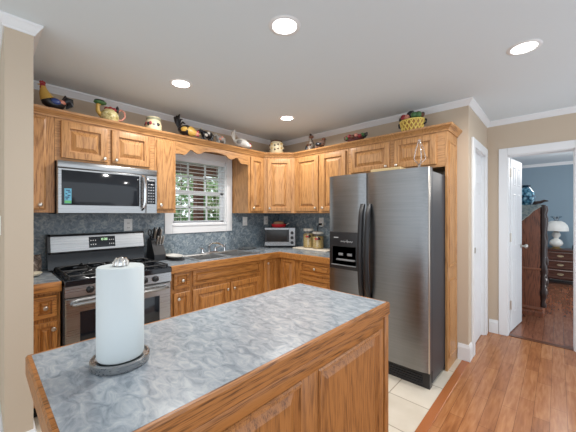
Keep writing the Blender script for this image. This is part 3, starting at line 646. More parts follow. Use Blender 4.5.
# paper towel
PX, PY = 2.113, -2.815
pt = empty('paper_towel_roll', 'white paper towel roll standing on the island', 'paper towel', (PX, PY, 0.928))
bm = new(); lathe(bm, [(0.017, 0.938), (0.062, 0.938), (0.0645, 0.942), (0.0645, 1.208), (0.062, 1.212), (0.017, 1.212)], (PX, PY, 0), 48); obj('roll', bm, 'paper', pt, 40)
ph = empty('paper_towel_holder', 'round chrome paper towel holder under the white roll', 'paper towel holder', (PX, PY, 0.9145))
bm = new(); lathe(bm, [(0.077, 0.9145), (0.080, 0.917), (0.081, 0.936), (0.078, 0.939), (0.074, 0.939), (0.072, 0.932), (0.008, 0.932)], (PX, PY, 0), 48); obj('base', bm, 'steel', ph, 40)
bm = new(); lathe(bm, [(0.007, 0.932), (0.007, 1.213)], (PX, PY, 0), 12); obj('rod', bm, 'chrome', ph, 40)
bm = new(); lathe(bm, [(0.019, 1.2135), (0.019, 1.218), (0.017, 1.226), (0.012, 1.234), (0.006, 1.238), (0.001, 1.239)], (PX, PY, 0), 18); obj('finial', bm, 'chrome', ph, 50)
bm = new(); 
for i in range(8):
    a = 2*PI*i/8; tube(bm, [(PX+0.021*math.cos(a), PY+0.020*math.sin(a), 1.2135), (PX+0.021*math.cos(a), PY+0.020*math.sin(a), 1.225), (PX+0.014*math.cos(a), PY+0.012*math.sin(a), 1.235)], 0.003, 6)
obj('finial_ribs', bm, 'nickel', ph)

# ================================================================== WALL PLATES
def plate(name, label, cat, fr, kind, loc):
    t = empty(name, label, cat, loc)
    bm = new(); nested(bm, fr, 0.075, 0.118, [(0, 0.0005), (0, 0.004), (0.004, 0.006)]); obj('cover_plate', bm, 'outlet', t, 20)
    if kind == 'outlet':
        for v in (0.030, 0.073):
            bm = new(); pts = [fr(a, b, c) for a in (0.024, 0.051) for b in (v-0.012, v+0.015) for c in (0.006, 0.009)]; xs, ys, zs = zip(*pts); box(bm, min(xs), max(xs), min(ys), max(ys), min(zs), max(zs), 0.002); r = obj('receptacle', bm, 'outlet', t)
            bm = new()
            for a in (0.031, 0.042):
                pts = [fr(q, b, c) for q in (a, a+0.003) for b in (v-0.003, v+0.009) for c in (0.0088, 0.0095)]; xs, ys, zs = zip(*pts); box(bm, min(xs), max(xs), min(ys), max(ys), min(zs), max(zs))
            obj('slots', bm, 'black', r)
    else:
        for u in (0.022, 0.045):
            pts = [fr(a, b, c) for a in (u, u+0.010) for b in (0.048, 0.072) for c in (0.006, 0.013)]; xs, ys, zs = zip(*pts); obj('toggle', bx(min(xs), max(xs), min(ys), max(ys), min(zs), max(zs), bevel=0.002), 'outlet', t)
    return t
plate('electrical_outlet', 'white outlet plate on the splashback above the gas range', 'outlet', frA(0.008, -2.152, 1.206), 'outlet', (0.01, -2.115, 1.26))
plate('light_switch', 'white double switch plate on the splashback right of the window', 'light switch', frA(0.008, -0.700, 1.214), 'switch', (0.01, -0.66, 1.27))
plate('electrical_outlet', 'white outlet plate above the left end of the toaster oven', 'outlet', frA(0.008, -0.318, 1.220), 'outlet', (0.01, -0.28, 1.28))
plate('electrical_outlet', 'white outlet plate above the glass canisters with a black plug', 'outlet', frB(-0.008, 0.764, 1.205), 'outlet', (0.80, -0.01, 1.26))
t = empty('power_cord', 'black cord plugged into the outlet above the canisters', 'cord', (0.80, -0.03, 1.235))
obj('plug', bx(0.786, 0.818, -0.045, -0.018, 1.222, 1.250, bevel=0.005), 'black', t)
bm = new(); tube(bm, [(0.800, -0.045, 1.236), (0.785, -0.060, 1.225), (0.772, -0.055, 1.16), (0.772, -0.035, 1.06), (0.774, -0.030, 0.98), (0.775, -0.025, 0.935)], 0.004, 8); obj('cord', bm, 'black', t)

# ================================================================== COUNTER THINGS
# toaster oven turned across the corner
ta = PI/4-0.03; TW, TD, TH = 0.41, 0.235, 0.245
tc, ts = math.cos(ta), math.sin(ta); TX, TY = 0.322-TW/2*tc, -0.332-TW/2*ts
TXY = (TX+0.02, TY+0.005)
tf = frD(TXY[0], TXY[1], CT1+0.018, ta)
def fbox(bm, fr, u0, u1, v0, v1, w0, w1):
    vs = [bm.verts.new(fr(u, v, w)) for u in (u0, u1) for v in (v0, v1) for w in (w0, w1)]
    for q in ((0, 1, 3, 2), (4, 6, 7, 5), (0, 4, 5, 1), (2, 3, 7, 6), (0, 2, 6, 4), (1, 5, 7, 3)): bm.faces.new([vs[i] for i in q])
to = empty('toaster_oven', 'stainless toaster oven standing across the counter corner', 'toaster oven', (0.25, -0.25, CT1))
bm = new(); fbox(bm, tf, 0, TW, 0, TH, -TD, 0); obj('case', bm, 'black', to)
bm = new(); fbox(bm, tf, -0.002, TW+0.002, TH, TH+0.006, -TD, 0.008); obj('top_cover', bm, 'steel', to)
bm = new(); fbox(bm, tf, TW-0.082, TW, 0.012, TH, 0.0, 0.008); cp2 = obj('control_panel', bm, 'steel', to)
for v in (0.052, 0.118, 0.184):
    p0 = Vector(tf(TW-0.041, v, 0.008)); d = Vector(tf(TW-0.041, v, 1.008))-p0; bm = new(); lathe(bm, [(0.022, 0), (0.020, 0.016), (0.017, 0.02)], seg=16); R = Vector((0, 0, 1)).rotation_difference(d).to_matrix()
    for q in bm.verts: q.co = p0+R @ q.co
    obj('knob', bm, 'black', cp2)
bm = new(); fbox(bm, tf, 0, TW-0.085, 0.012, 0.062, 0.0, 0.010); dr = obj('door', bm, 'steel', to)
bm = new(); fbox(bm, tf, 0, TW-0.085, 0.228, TH, 0.0, 0.010); obj('door_rail', bm, 'steel', dr)
for a in ((0, 0.024, 0.062, 0.228), (TW-0.109, TW-0.085, 0.062, 0.228)): bm = new(); fbox(bm, tf, *a, 0.0, 0.009); obj('door_stile', bm, 'black', dr)
bm = new(); fbox(bm, tf, 0.024, TW-0.109, 0.062, 0.228, 0.001, 0.005); obj('window', bm, cm('oven_dark_glass', 46, 46, 46, 0.12), dr)
bm = new(); fbox(bm, tf, 0.03, TW-0.115, 0.052, 0.064, 0.010, 0.032); fbox(bm, tf, 0.03, 0.042, 0.052, 0.064, 0.008, 0.03); obj('handle', bm, 'steel', dr)
for u in (0.03, TW-0.03):
    for w in (-0.03, -TD+0.03): bm = new(); p = tf(u, 0, w); lathe(bm, [(0.014, 0), (0.016, 0.0175)], (p[0], p[1], CT1+0.0003), 10); obj('foot', bm, 'black', to)
# red dish with bread on the toaster
zt = CT1+0.018+TH+0.0065; p = tf(0.185, 0, -0.10)
t = empty('red_dish', 'red oval dish with a handle on top of the toaster oven', 'dish', (p[0], p[1], zt))
bm = new(); bmesh_pts = [(0.060, zt), (0.092, zt+0.014), (0.108, zt+0.050), (0.104, zt+0.050), (0.085, zt+0.018), (0.050, zt+0.006)]
lathe(bm, [(r, h-zt) for r, h in bmesh_pts], (0, 0, 0), 28, cap=True)
for v in bm.verts: v.co = Vector((v.co.x, v.co.y*0.62, v.co.z))
Rz = Matrix.Rotation(ta, 3, 'Z')
for v in bm.verts: v.co = Rz @ v.co+Vector((p[0], p[1], zt))
obj('bowl', bm, cm('red_glaze', 196, 40, 48, 0.3), t, 40)
bm = new(); q = lambda u, z_: tuple(Rz @ Vector((u, 0, z_))+Vector((p[0], p[1], zt))); tube(bm, [q(0.085, 0.032), q(0.115, 0.045), q(0.140, 0.065)], [0.008, 0.007, 0.009], 8); obj('handle', bm, cm('grey_handle', 176, 170, 164), t)
t2 = empty('bread_loaf', 'tan loaf lying in the red dish on the toaster oven', 'bread', (p[0], p[1], zt+0.02))
bm = new(); ball(bm, (0, 0, 0), (0.080, 0.042, 0.034))
for v in bm.verts: v.co = Rz @ v.co+Vector((p[0], p[1], zt+0.060))
obj('loaf', bm, cm('tan_crust', 168, 132, 100, 0.7), t2, 60)
# cutting board and canisters
bd = obj('cutting_board', bx(0.530, 1.08, -0.285, -0.055, CT1+0.0005, CT1+0.016, bevel=0.006), cm('ivory_board', 226, 216, 200, 0.5), None, 20, loc=(0.75, -0.17, CT1)); tag(bd, 'long ivory cutting board under the glass canisters', 'cutting board')
def canister(x, y, r, h, label):
    z = CT1+0.0165; t = empty('canister', label, 'canister', (x, y, z))
    bm = new(); lathe(bm, [(r*0.92, z), (r, z+0.006), (r, z+h*0.80), (r*0.86, z+h*0.86), (r*0.86, z+h*0.88)], (x, y, 0), 28); obj('glass_jar', bm, 'jar_glass', t, 40)
    bm = new(); lathe(bm, [(r*0.86, z+0.004), (r*0.95, z+0.009), (r*0.95, z+h*0.70), (r*0.6, z+h*0.74)], (x, y, 0), 24); obj('filling', bm, M['grain'], t, 40)
    bm = new(); lathe(bm, [(r*0.92, z+h*0.88), (r*0.96, z+h*0.90), (r*0.96, z+h*0.97), (r*0.8, z+h), (r*0.2, z+h*1.005)], (x, y, 0), 28); ld = obj('lid', bm, cm('frosted_lid', 222, 218, 208, 0.2), t, 40)
    bm = new(); n = 20; pts = [(x+(r*0.93)*math.cos(2*PI*i/n), y+(r*0.93)*math.sin(2*PI*i/n), z+h*0.875) for i in range(n+1)]; tube(bm, pts, 0.003, 6); tube(bm, [(x+0.4*r, y-r*0.95, z+h*0.97), (x+0.4*r, y-r*1.08, z+h*0.86), (x+0.4*r, y-r*1.02, z+h*0.74)], 0.003, 6); obj('wire_clamp', bm, 'nickel', t)
    # rooster emblem on the front of the jar
    ve = Vector((CAM[0]-x, CAM[1]-y, 0)).normalized(); sd = Vector((-ve.y, ve.x, 0))
    def pt(u, v): 
        a = u/r; return Vector((x, y, z))+(ve*math.cos(a)+sd*math.sin(a))*(r+0.0012)+Vector((0, 0, v))
    def patch(name, u, v, ru, rv, m):
        bm = new(); c = bm.verts.new(pt(u, v)); ring = [bm.verts.new(pt(u+ru*math.cos(2*PI*i/14), v+rv*math.sin(2*PI*i/14))) for i in range(14)]
        for i in range(14): bm.faces.new((c, ring[i], ring[(i+1) % 14]))
        return obj(name, bm, m, t, 0)
    return t, patch
def grain():
    m = mat('yellow_grain', lin(206, 180, 120), 0.7); t = NT(m); n = t.n('ShaderNodeTexVoronoi', Scale=130.0); t.l(t.coords((1, 1, 1)), n.inputs['Vector'])
    t.l(t.ramp(n.outputs['Distance'], [(0.1, lin(228, 206, 150)), (0.7, lin(160, 126, 70))]), t.b.inputs['Base Color']); return m
M['grain'] = grain()
for x, y, r, h, lb in ((0.690, -0.140, 0.072, 0.250, 'taller glass canister of yellow grain with clamp lid by the splashback'), (0.852, -0.150, 0.074, 0.215, 'shorter glass canister of yellow grain nearest the refrigerator')):
    t, patch = canister(x, y, r, h, lb)
    s_ = h/0.205
    patch('emblem_body', 0.008, 0.125*s_, 0.022, 0.020, cm('emblem_dark', 46, 34, 38)); patch('emblem_comb', -0.020, 0.122*s_, 0.024, 0.012, cm('emblem_red', 186, 66, 58)); patch('emblem_head', -0.010, 0.138*s_, 0.008, 0.008, cm('emblem_cream', 232, 224, 206))
# knife block
KX, KY = 0.155, -1.905
kb = empty('knife_block', 'black knife block between the range and the sink', 'knife block', (KX, KY, CT1))
bm = new(); prof = [(0.10, 0.0), (-0.085, 0.0), (-0.105, 0.03), (-0.065, 0.215), (0.02, 0.195), (0.10, 0.06)]
prism(bm, prof, lambda d, z: (KX+d, KY-0.055, CT1+0.0005+z), lambda d, z: (KX+d, KY+0.055, CT1+0.0005+z)); obj('block', bm, 'black', kb, 0)
dirv = Vector((0.22, 0.06, 0.97)).normalized()
def kn(name, px_, py_, zz, L, label, hm, sc=False):
    b = Vector((KX+px_, KY+py_, CT1+zz)); t = empty(name, label, 'scissors' if sc else 'knife', tuple(b))
    if sc:
        bm = new(); tube(bm, [b+dirv*(-0.01), b+dirv*0.03], 0.010, 8); obj('pivot', bm, 'black', t)
        for s_ in (-1, 1):
            bm = new(); cpt = b+dirv*0.062+Vector((0, s_*0.016, 0)); tube(bm, [cpt+Vector((0.0, 0.014*math.cos(2*PI*i/12), 0.030*math.sin(2*PI*i/12))) for i in range(13)], 0.005, 6); obj('finger_loop', bm, 'black', t)
    else:
        bm = new(); tube(bm, [b, b+dirv*L*0.5, b+dirv*L*0.9, b+dirv*L], [(0.007, 0.010), (0.008, 0.011), (0.007, 0.012), (0.004, 0.008)], 8); obj('handle', bm, hm, t)
        bm = new(); tube(bm, [b-dirv*0.004, b+dirv*0.006], [(0.008, 0.012)]*2, 8); obj('bolster', bm, 'chrome', t)
    return t
kn('kitchen_scissors', -0.045, -0.036, 0.212, 0.1, 'black-handled kitchen scissors at the left of the knife block', None, True)
i = 0
for row, (dx, z0, L) in enumerate(((-0.045, 0.212, 0.115), (-0.01, 0.205, 0.105), (0.045, 0.155, 0.09))):
    for j, dy in enumerate((-0.012, 0.014, 0.040)):
        kn('knife', dx, dy+0.002*row, z0, L, ['back row', 'middle row', 'front row'][row]+' knife '+['nearest the range', 'second from the range', 'nearest the window'][j]+' in the knife block', 'nickel' if (i % 2 or row == 2) else 'black')['group'] = 'knives in the knife block'; i += 1
# plate on dark trivet, sponge, cloth
t = tag(obj('serving_mat', bx(0.0, 0.0, 0, 0, 0, 0) if False else (lambda b: (lathe(b, [(0.125, 0), (0.132, 0.004), (0.130, 0.009)], (0.250, -1.762, CT1+0.0005), 32, sx=1.25, sy=0.60), b)[1])(new()), cm('dark_mat', 36, 38, 44, 0.6), None, 30, loc=(0.250, -1.762, CT1)), 'dark oval mat under the white dish beside the range', 'mat')
t = tag(obj('oval_dish', (lambda b: (lathe(b, [(0.06, 0), (0.10, 0.014), (0.125, 0.030), (0.121, 0.031), (0.095, 0.018), (0.05, 0.007)], (0.245, -1.762, CT1+0.010), 32, sx=1.22, sy=0.60), b)[1])(new()), 'plate_white', None, 40, loc=(0.245, -1.762, CT1+0.01)), 'white oval dish on the dark mat beside the range', 'dish')
t = tag(obj('sponge', bx(0.025, 0.075, -1.78, -1.67, CT1+0.0005, CT1+0.026, bevel=0.006), cm('yellow_sponge', 214, 196, 92, 0.9), None, 20, loc=(0.05, -1.72, CT1)), 'yellow sponge behind the white dish near the sink', 'sponge')
t = tag(obj('trivet', (lambda b: (lathe(b, [(0.10, 0), (0.118, 0.010), (0.09, 0.020), (0.03, 0.024), (0.001, 0.024)], (0.115, -0.70, CT1+0.0005), 26, sx=0.72, sy=1.2), b)[1])(new()), marble('dark_grey_cloth', [lin(34, 38, 42), lin(70, 76, 80), lin(120, 126, 128)], 40, 1, 0.9), None, 40, loc=(0.115, -0.70, CT1)), 'dark grey trivet lying on the worktop right of the sink', 'trivet')
# small things left of the range
t = empty('stoneware_crock', 'small brown patterned crock at the back of the left worktop', 'crock', (0.12, -2.835, CT1))
bm = new(); lathe(bm, [(0.045, 0), (0.055, 0.02), (0.058, 0.09), (0.050, 0.125), (0.054, 0.135), (0.046, 0.135), (0.044, 0.12)], (0.12, -2.835, CT1+0.0005), 24); obj('jar', bm, marble('brown_pattern', [lin(40, 34, 34), lin(124, 108, 98), lin(186, 172, 160)], 34, 0.6, 0.4), t, 40)
t = empty('spoon_rest', 'cream spoon rest on the worktop left of the range', 'spoon rest', (0.28, -2.845, CT1))
bm = new(); lathe(bm, [(0.03, 0), (0.05, 0.012), (0.058, 0.024), (0.054, 0.025), (0.03, 0.008)], (0.28, -2.850, CT1+0.0005), 24, sx=1.4); obj('bowl', bm, cm('cream_glaze', 226, 218, 196, 0.3), t, 40)

# ================================================================== ORNAMENTS ON THE CABINETS
OZ = UT+0.0450
RED, GOLD, BLK, BLUE = cm('ceramic_red', 150, 44, 52, 0.3), cm('ceramic_gold', 200, 160, 78, 0.35), cm('ceramic_black', 26, 26, 30, 0.3), cm('ceramic_blue', 44, 66, 128, 0.3)
CREAM, GREEN, ROSE, WHITE = cm('ceramic_cream', 222, 208, 172, 0.35), cm('ceramic_green', 70, 110, 64, 0.35), cm('ceramic_rose', 200, 132, 112, 0.35), cm('ceramic_white', 216, 212, 204, 0.35)
GREY, BROWN = cm('ceramic_grey', 150, 146, 140, 0.4), cm('ceramic_brown', 104, 62, 40, 0.4)
def loc_fn(x, y, yaw, s=1.0, z=OZ):
    c, sn = math.cos(yaw), math.sin(yaw)
    return lambda a, b, h: (x+(a*c-b*sn)*s, y+(a*sn+b*c)*s, z+h*s)
def T(fn, pts): return [fn(*p) for p in pts]
def ell(bm, fn, c, r):
    g = bmesh.ops.create_icosphere(bm, subdivisions=2, radius=1.0)
    for v in g['verts']: v.co = Vector(fn(c[0]+v.co.x*r[0], c[1]+v.co.y*r[1], c[2]+v.co.z*r[2]))
def part(name, par, m, build, smooth=60):
    bm = new(); build(bm); return obj(name, bm, m, par, smooth)
def rooster(x, y, yaw, s, label, head_down=False, pal=None):
    f = loc_fn(x, y, yaw, s); t = empty('rooster_figurine', label, 'figurine', f(0, 0, 0))
    P = pal or dict(body=BLK, neck=GOLD, wing=BLUE, back=ROSE, tail=BLK, head=RED)
    if head_down: spine = [((-0.075, 0, 0.085), 0.020), ((-0.04, 0, 0.075), 0.042), ((0.0, 0, 0.068), 0.052), ((0.035, 0, 0.056), 0.046), ((0.062, 0, 0.040), 0.032)]; neck = [((0.030, 0, 0.062), 0.047), ((0.062, 0, 0.046), 0.040), ((0.085, 0, 0.038), 0.026), ((0.098, 0, 0.032), 0.018)]; hd = (0.104, 0, 0.030)
    else: spine = [((0.075, 0, 0.090), 0.020), ((0.045, 0, 0.066), 0.040), ((0.0, 0, 0.058), 0.050), ((-0.035, 0, 0.074), 0.046), ((-0.055, 0, 0.105), 0.032)]; neck = [((-0.038, 0, 0.085), 0.045), ((-0.055, 0, 0.120), 0.033), ((-0.062, 0, 0.150), 0.022), ((-0.064, 0, 0.170), 0.017)]; hd = (-0.067, 0, 0.178)
    d = 1 if head_down else -1
    part('body', t, P['body'], lambda bm: tube(bm, T(f, [p for p, r in spine]), [r*s for p, r in spine], 14))
    part('neck', t, P['neck'], lambda bm: tube(bm, T(f, [p for p, r in neck]), [r*s for p, r in neck], 12))
    part('head', t, P['head'], lambda bm: ell(bm, f, hd, (0.019, 0.016, 0.020)))
    part('comb', t, RED, lambda bm: [ell(bm, f, (hd[0]+0.011*k*1.0, 0, hd[2]+0.022-0.004*abs(k)), (0.009, 0.005, 0.013)) for k in (-1, 0, 1)])
    part('wattle', t, RED, lambda bm: ell(bm, f, (hd[0]+d*0.010, 0, hd[2]-(0.014 if head_down else 0.020)), (0.008, 0.010, 0.012)))
    part('beak', t, GOLD, lambda bm: tube(bm, T(f, [(hd[0]+d*0.012, 0, hd[2]), (hd[0]+d*0.034, 0, hd[2]-0.006)]), [0.008*s, 0.001*s], 6))
    for sg in (-1, 1):
        part('wing', t, P['wing'], lambda bm: ell(bm, f, (-0.012*(-d) if False else (0.0), sg*0.043, 0.070), (0.034, 0.012, 0.024)))
        part('saddle', t, P['back'], lambda bm: ell(bm, f, (-d*0.040, sg*0.028, 0.078), (0.032, 0.018, 0.020)))
    tb = -d*0.060
    for k in range(5):
        a = k/4.0
        if head_down: pts = [(tb, 0.008*(k-2), 0.080), (tb-0.022, 0.018*(k-2), 0.135), (tb-0.016, 0.036*(k-2), 0.205-0.018*abs(k-2)), (tb-0.004, 0.052*(k-2), 0.222-0.030*abs(k-2))]
        else: pts = [(tb, 0.006*(k-2), 0.082), (tb+0.030, 0.010*(k-2), 0.115+0.02*a), (tb+0.046+0.008*a, 0.012*(k-2), 0.116-0.012*k*0.5), (tb+0.062-0.006*k, 0.012*(k-2), 0.068-0.012*a)]
        part('tail_feather', t, P['tail'], lambda bm: tube(bm, T(f, pts), ([0.010*s, 0.013*s, 0.012*s, 0.004*s] if head_down else [0.016*s, 0.024*s, 0.020*s, 0.006*s]), 8, 0.6))
    part('base', t, GREEN if not head_down else BROWN, lambda bm: lathe(bm, [(0.030*s, 0), (0.034*s, 0.006*s), (0.024*s, 0.020*s), (0.016*s, 0.045*s)], f(0, 0, 0.0003), 16))
    return t
rooster(0.275, -2.728, PI/2+0.25, 1.0, 'black and gold rooster figurine with curled tail, leftmost on the cabinets')
rooster(0.300, -1.655, 0.62, 1.12, 'gold-breasted rooster figurine bending down over the window valance', True, dict(body=BLK, neck=GOLD, wing=GOLD, back=BLK, tail=BLK, head=ROSE))
# teapot-like rooster pitcher
x, y = 0.265, -2.345
f = loc_fn(x, y, PI/2, 1.0); t = empty('ceramic_pitcher', 'cream pitcher shaped with green and red fruit, second ornament from left', 'pitcher', f(0, 0, 0))
part('pot', t, marble('cream_speckle', [lin(128, 112, 60), lin(216, 200, 140), lin(236, 228, 196)], 40, 0.5, 0.35), lambda bm: lathe(bm, [(0.045, 0), (0.064, 0.02), (0.072, 0.055), (0.062, 0.090), (0.040, 0.112), (0.030, 0.118)], f(0, 0, 0.0003), 24))
part('spout', t, GOLD, lambda bm: tube(bm, T(f, [(-0.050, 0, 0.045), (-0.088, 0, 0.085), (-0.088, 0, 0.130), (-0.078, 0, 0.150)]), [0.020, 0.017, 0.015, 0.018], 10))
part('leaf_cap', t, GREEN, lambda bm: ell(bm, f, (-0.070, 0, 0.160), (0.050, 0.035, 0.020)))
part('leaf_crest', t, BLK, lambda bm: ell(bm, f, (-0.074, 0, 0.172), (0.042, 0.028, 0.014)))
for k, (a, h) in enumerate(((-0.018, 0.122), (0.008, 0.126), (0.030, 0.118))): part('fruit', t, RED, lambda bm: ell(bm, f, (a, -0.012*(k-1), h), (0.021, 0.021, 0.020)))
part('leaf', t, BLK, lambda bm: ell(bm, f, (0.060, 0, 0.128), (0.014, 0.016, 0.036)))
part('handle', t, ROSE, lambda bm: tube(bm, T(f, [(0.062, 0, 0.105), (0.088, 0, 0.138), (0.118, 0, 0.120), (0.122, 0, 0.080), (0.095, 0, 0.045), (0.064, 0, 0.040)]), 0.008, 8))
# crock with painted roosters
x, y = 0.27, -1.975
f = loc_fn(x, y, PI/2); t = empty('painted_crock', 'white crock painted with dark red roosters above the narrow cabinet', 'crock', f(0, 0, 0))
part('pot', t, CREAM, lambda bm: lathe(bm, [(0.062, 0), (0.072, 0.02), (0.074, 0.06), (0.066, 0.095), (0.060, 0.108), (0.064, 0.128), (0.060, 0.135), (0.054, 0.130)], f(0, 0, 0.0003), 28))
part('rim_band', t, cm('ceramic_sage', 158, 158, 132, 0.4), lambda bm: lathe(bm, [(0.0625, 0.106), (0.0660, 0.112), (0.0660, 0.122), (0.0640, 0.126)], f(0, 0, 0.0003), 28, cap=False))
for k, (a, h, rr, m_) in enumerate(((-0.9, 0.066, 0.016, RED), (-0.45, 0.060, 0.020, BLK), (-0.15, 0.066, 0.018, RED), (0.3, 0.058, 0.014, GREY), (0.8, 0.060, 0.018, BLK), (-1.25, 0.06, 0.016, BLK))):
    aa = -0.6+a; part('painted_motif', t, m_, lambda bm: ell(bm, lambda p, q, r_: (x+p, y+q, OZ+r_), (0.070*math.cos(aa), 0.070*math.sin(aa), h), (0.007+0.010*abs(math.sin(aa)), 0.007+0.010*abs(math.cos(aa)), rr)))
# cow creamers
def cow(x, y, s, label, m1, m2):
    f = loc_fn(x, y, PI/2+0.1, s); t = empty('cow_figurine', label, 'figurine', f(0, 0, 0))
    part('body', t, m1, lambda bm: tube(bm, T(f, [(-0.062, 0, 0.072), (-0.04, 0, 0.074), (0.0, 0, 0.070), (0.04, 0, 0.074), (0.058, 0, 0.072)]), [0.016*s, 0.033*s, 0.035*s, 0.034*s, 0.018*s], 12))
    part('head', t, m1, lambda bm: tube(bm, T(f, [(-0.050, 0, 0.088), (-0.078, 0, 0.100), (-0.104, 0, 0.086)]), [0.019*s, 0.020*s, 0.012*s], 10))
    for sx_ in (-0.04, 0.04):
        for sy_ in (-0.018, 0.018): part('leg', t, m1, lambda bm: tube(bm, T(f, [(sx_, sy_, 0.060), (sx_, sy_, 0.0005)]), [0.012*s, 0.010*s], 8))
    for sy_ in (-1, 1): part('horn', t, CREAM, lambda bm: tube(bm, T(f, [(-0.078, sy_*0.014, 0.112), (-0.080, sy_*0.026, 0.124)]), [0.005*s, 0.001*s], 6))
    for a, b, h in ((0.0, -0.026, 0.085), (0.035, -0.020, 0.070), (-0.03, -0.028, 0.062), (0.01, 0.02, 0.090)): part('patch', t, m2, lambda bm: ell(bm, f, (a, b, h), (0.019, 0.012, 0.016)))
    part('tail', t, m1, lambda bm: tube(bm, T(f, [(0.058, 0, 0.085), (0.074, 0, 0.070), (0.072, 0, 0.035)]), [0.005*s, 0.004*s, 0.006*s], 6))
cow(0.290, -1.410, 1.1, 'black and white cow figurine left of the other cow above the window', BLK, WHITE)
cow(0.290, -1.235, 0.98, 'grey and pink cow figurine right of the black one above the window', GREY, ROSE)
# white hen
rooster(0.300, -0.960, 0.62, 1.08, 'white hen figurine leaning forward at the right end of the valance', True, dict(body=WHITE, neck=WHITE, wing=GREY, back=WHITE, tail=WHITE, head=WHITE))
# cookie jar in the corner
x, y = 0.335, -0.385
t = empty('cookie_jar', 'round cream jar with brown spots on the corner cabinet', 'jar', (x, y, OZ))
part('jar', t, CREAM, lambda bm: lathe(bm, [(0.070, 0), (0.088, 0.03), (0.100, 0.08), (0.098, 0.13), (0.082, 0.170), (0.068, 0.182)], (x, y, OZ+0.0003), 30))
part('lid', t, BROWN, lambda bm: lathe(bm, [(0.072, 0.183), (0.074, 0.190), (0.050, 0.200), (0.010, 0.204)], (x, y, OZ), 24))
for k in range(12):
    a = -PI/4+(-1.1+0.44*(k % 6)); h = 0.075+0.055*(k//6)+0.012*math.sin(k*2.1); r_ = 0.099
    part('painted_spot', t, (BROWN, GOLD, BLK)[k % 3], lambda bm: ell(bm, lambda p, q, z_: (x+p, y+q, OZ+z_), (r_*math.cos(a), r_*math.sin(a), h), (0.010, 0.010, 0.012)))
# pair of small animals on wall B
x, y = 0.800, -0.235
f = loc_fn(x, y, 0.2, 1.15); t = empty('squirrel_figurine', 'upright dark squirrel figurine above the cabinet right of the corner', 'figurine', f(0, 0, 0))
part('body', t, marble('dark_fur_glaze', [lin(48, 40, 36), lin(108, 96, 84), lin(182, 170, 152)], 30, 0.6, 0.5), lambda bm: tube(bm, T(f, [(0, 0, 0.001), (0.004, 0, 0.04), (0.010, 0, 0.09), (0.004, -0.004, 0.130), (0.002, -0.01, 0.15)]), [0.040, 0.048, 0.036, 0.024, 0.018], 12))
part('head', t, BROWN, lambda bm: ell(bm, f, (0.012, -0.010, 0.165), (0.028, 0.022, 0.022)))
for sg in (-1, 1): part('ear', t, BLK, lambda bm: ell(bm, f, (0.004, sg*0.014-0.006, 0.190), (0.008, 0.006, 0.014)))
for sg in (-1, 1): part('paw', t, BROWN, lambda bm: ell(bm, f, (-0.020+0.035*(sg > 0), -0.040, 0.075), (0.010, 0.016, 0.010)))
part('tail', t, BLK, lambda bm: tube(bm, T(f, [(-0.035, 0.01, 0.02), (-0.058, 0.01, 0.05), (-0.055, 0.01, 0.085)]), [0.015, 0.02, 0.008], 8))
x, y = 0.945, -0.235
f = loc_fn(x, y, 0.2, 1.15); t = empty('bird_figurine', 'crouching brown bird figurine right of the dark squirrel', 'figurine', f(0, 0, 0))
part('body', t, marble('brown_feather_glaze', [lin(52, 36, 30), lin(122, 92, 76), lin(190, 166, 150)], 34, 0.6, 0.5), lambda bm: tube(bm, T(f, [(-0.052, 0, 0.02), (-0.03, 0, 0.045), (0.01, 0, 0.062), (0.04, 0, 0.085), (0.048, 0, 0.105)]), [0.012, 0.034, 0.046, 0.034, 0.018], 12))
part('head', t, BROWN, lambda bm: ell(bm, f, (0.046, 0, 0.118), (0.022, 0.019, 0.018)))
part('beak', t, BLK, lambda bm: tube(bm, T(f, [(0.062, 0, 0.116), (0.082, 0, 0.110)]), [0.006, 0.001], 6))
part('wing', t, BLK, lambda bm: ell(bm, f, (0.0, -0.038, 0.062), (0.036, 0.012, 0.022)))
part('base', t, GREY, lambda bm: lathe(bm, [(0.036, 0), (0.034, 0.012), (0.020, 0.03)], f(0, 0, 0.0003), 14))
# low fruit garland bowl
x, y = 1.455, -0.26
t = empty('fruit_bowl', 'low dark red and green fruit-shaped ceramic bowl above the cabinets', 'bowl', (x, y, OZ))
f = loc_fn(x, y, 0.0)
part('bowl', t, cm('ceramic_plum', 84, 40, 44, 0.35), lambda bm: lathe(bm, [(0.070, 0), (0.095, 0.03), (0.120, 0.075), (0.112, 0.080), (0.080, 0.04)], (x, y, OZ+0.0003), 28, sy=0.6))
for k in range(9):
    a = -PI+PI*k/8; m_ = (BLK, RED, GREEN, RED, BROWN, ROSE, RED, GREEN, BLK)[k]
    part('fruit', t, m_, lambda bm: ell(bm, f, (0.108*math.cos(a), 0.062*math.sin(a), 0.062+0.012*(k % 2)), (0.024, 0.020, 0.022)))
for sg in (-1, 1): part('handle', t, BLK, lambda bm: tube(bm, T(f, [(sg*0.100, 0, 0.045), (sg*0.140, 0, 0.065), (sg*0.142, 0, 0.092), (sg*0.112, 0, 0.088)]), 0.008, 8))
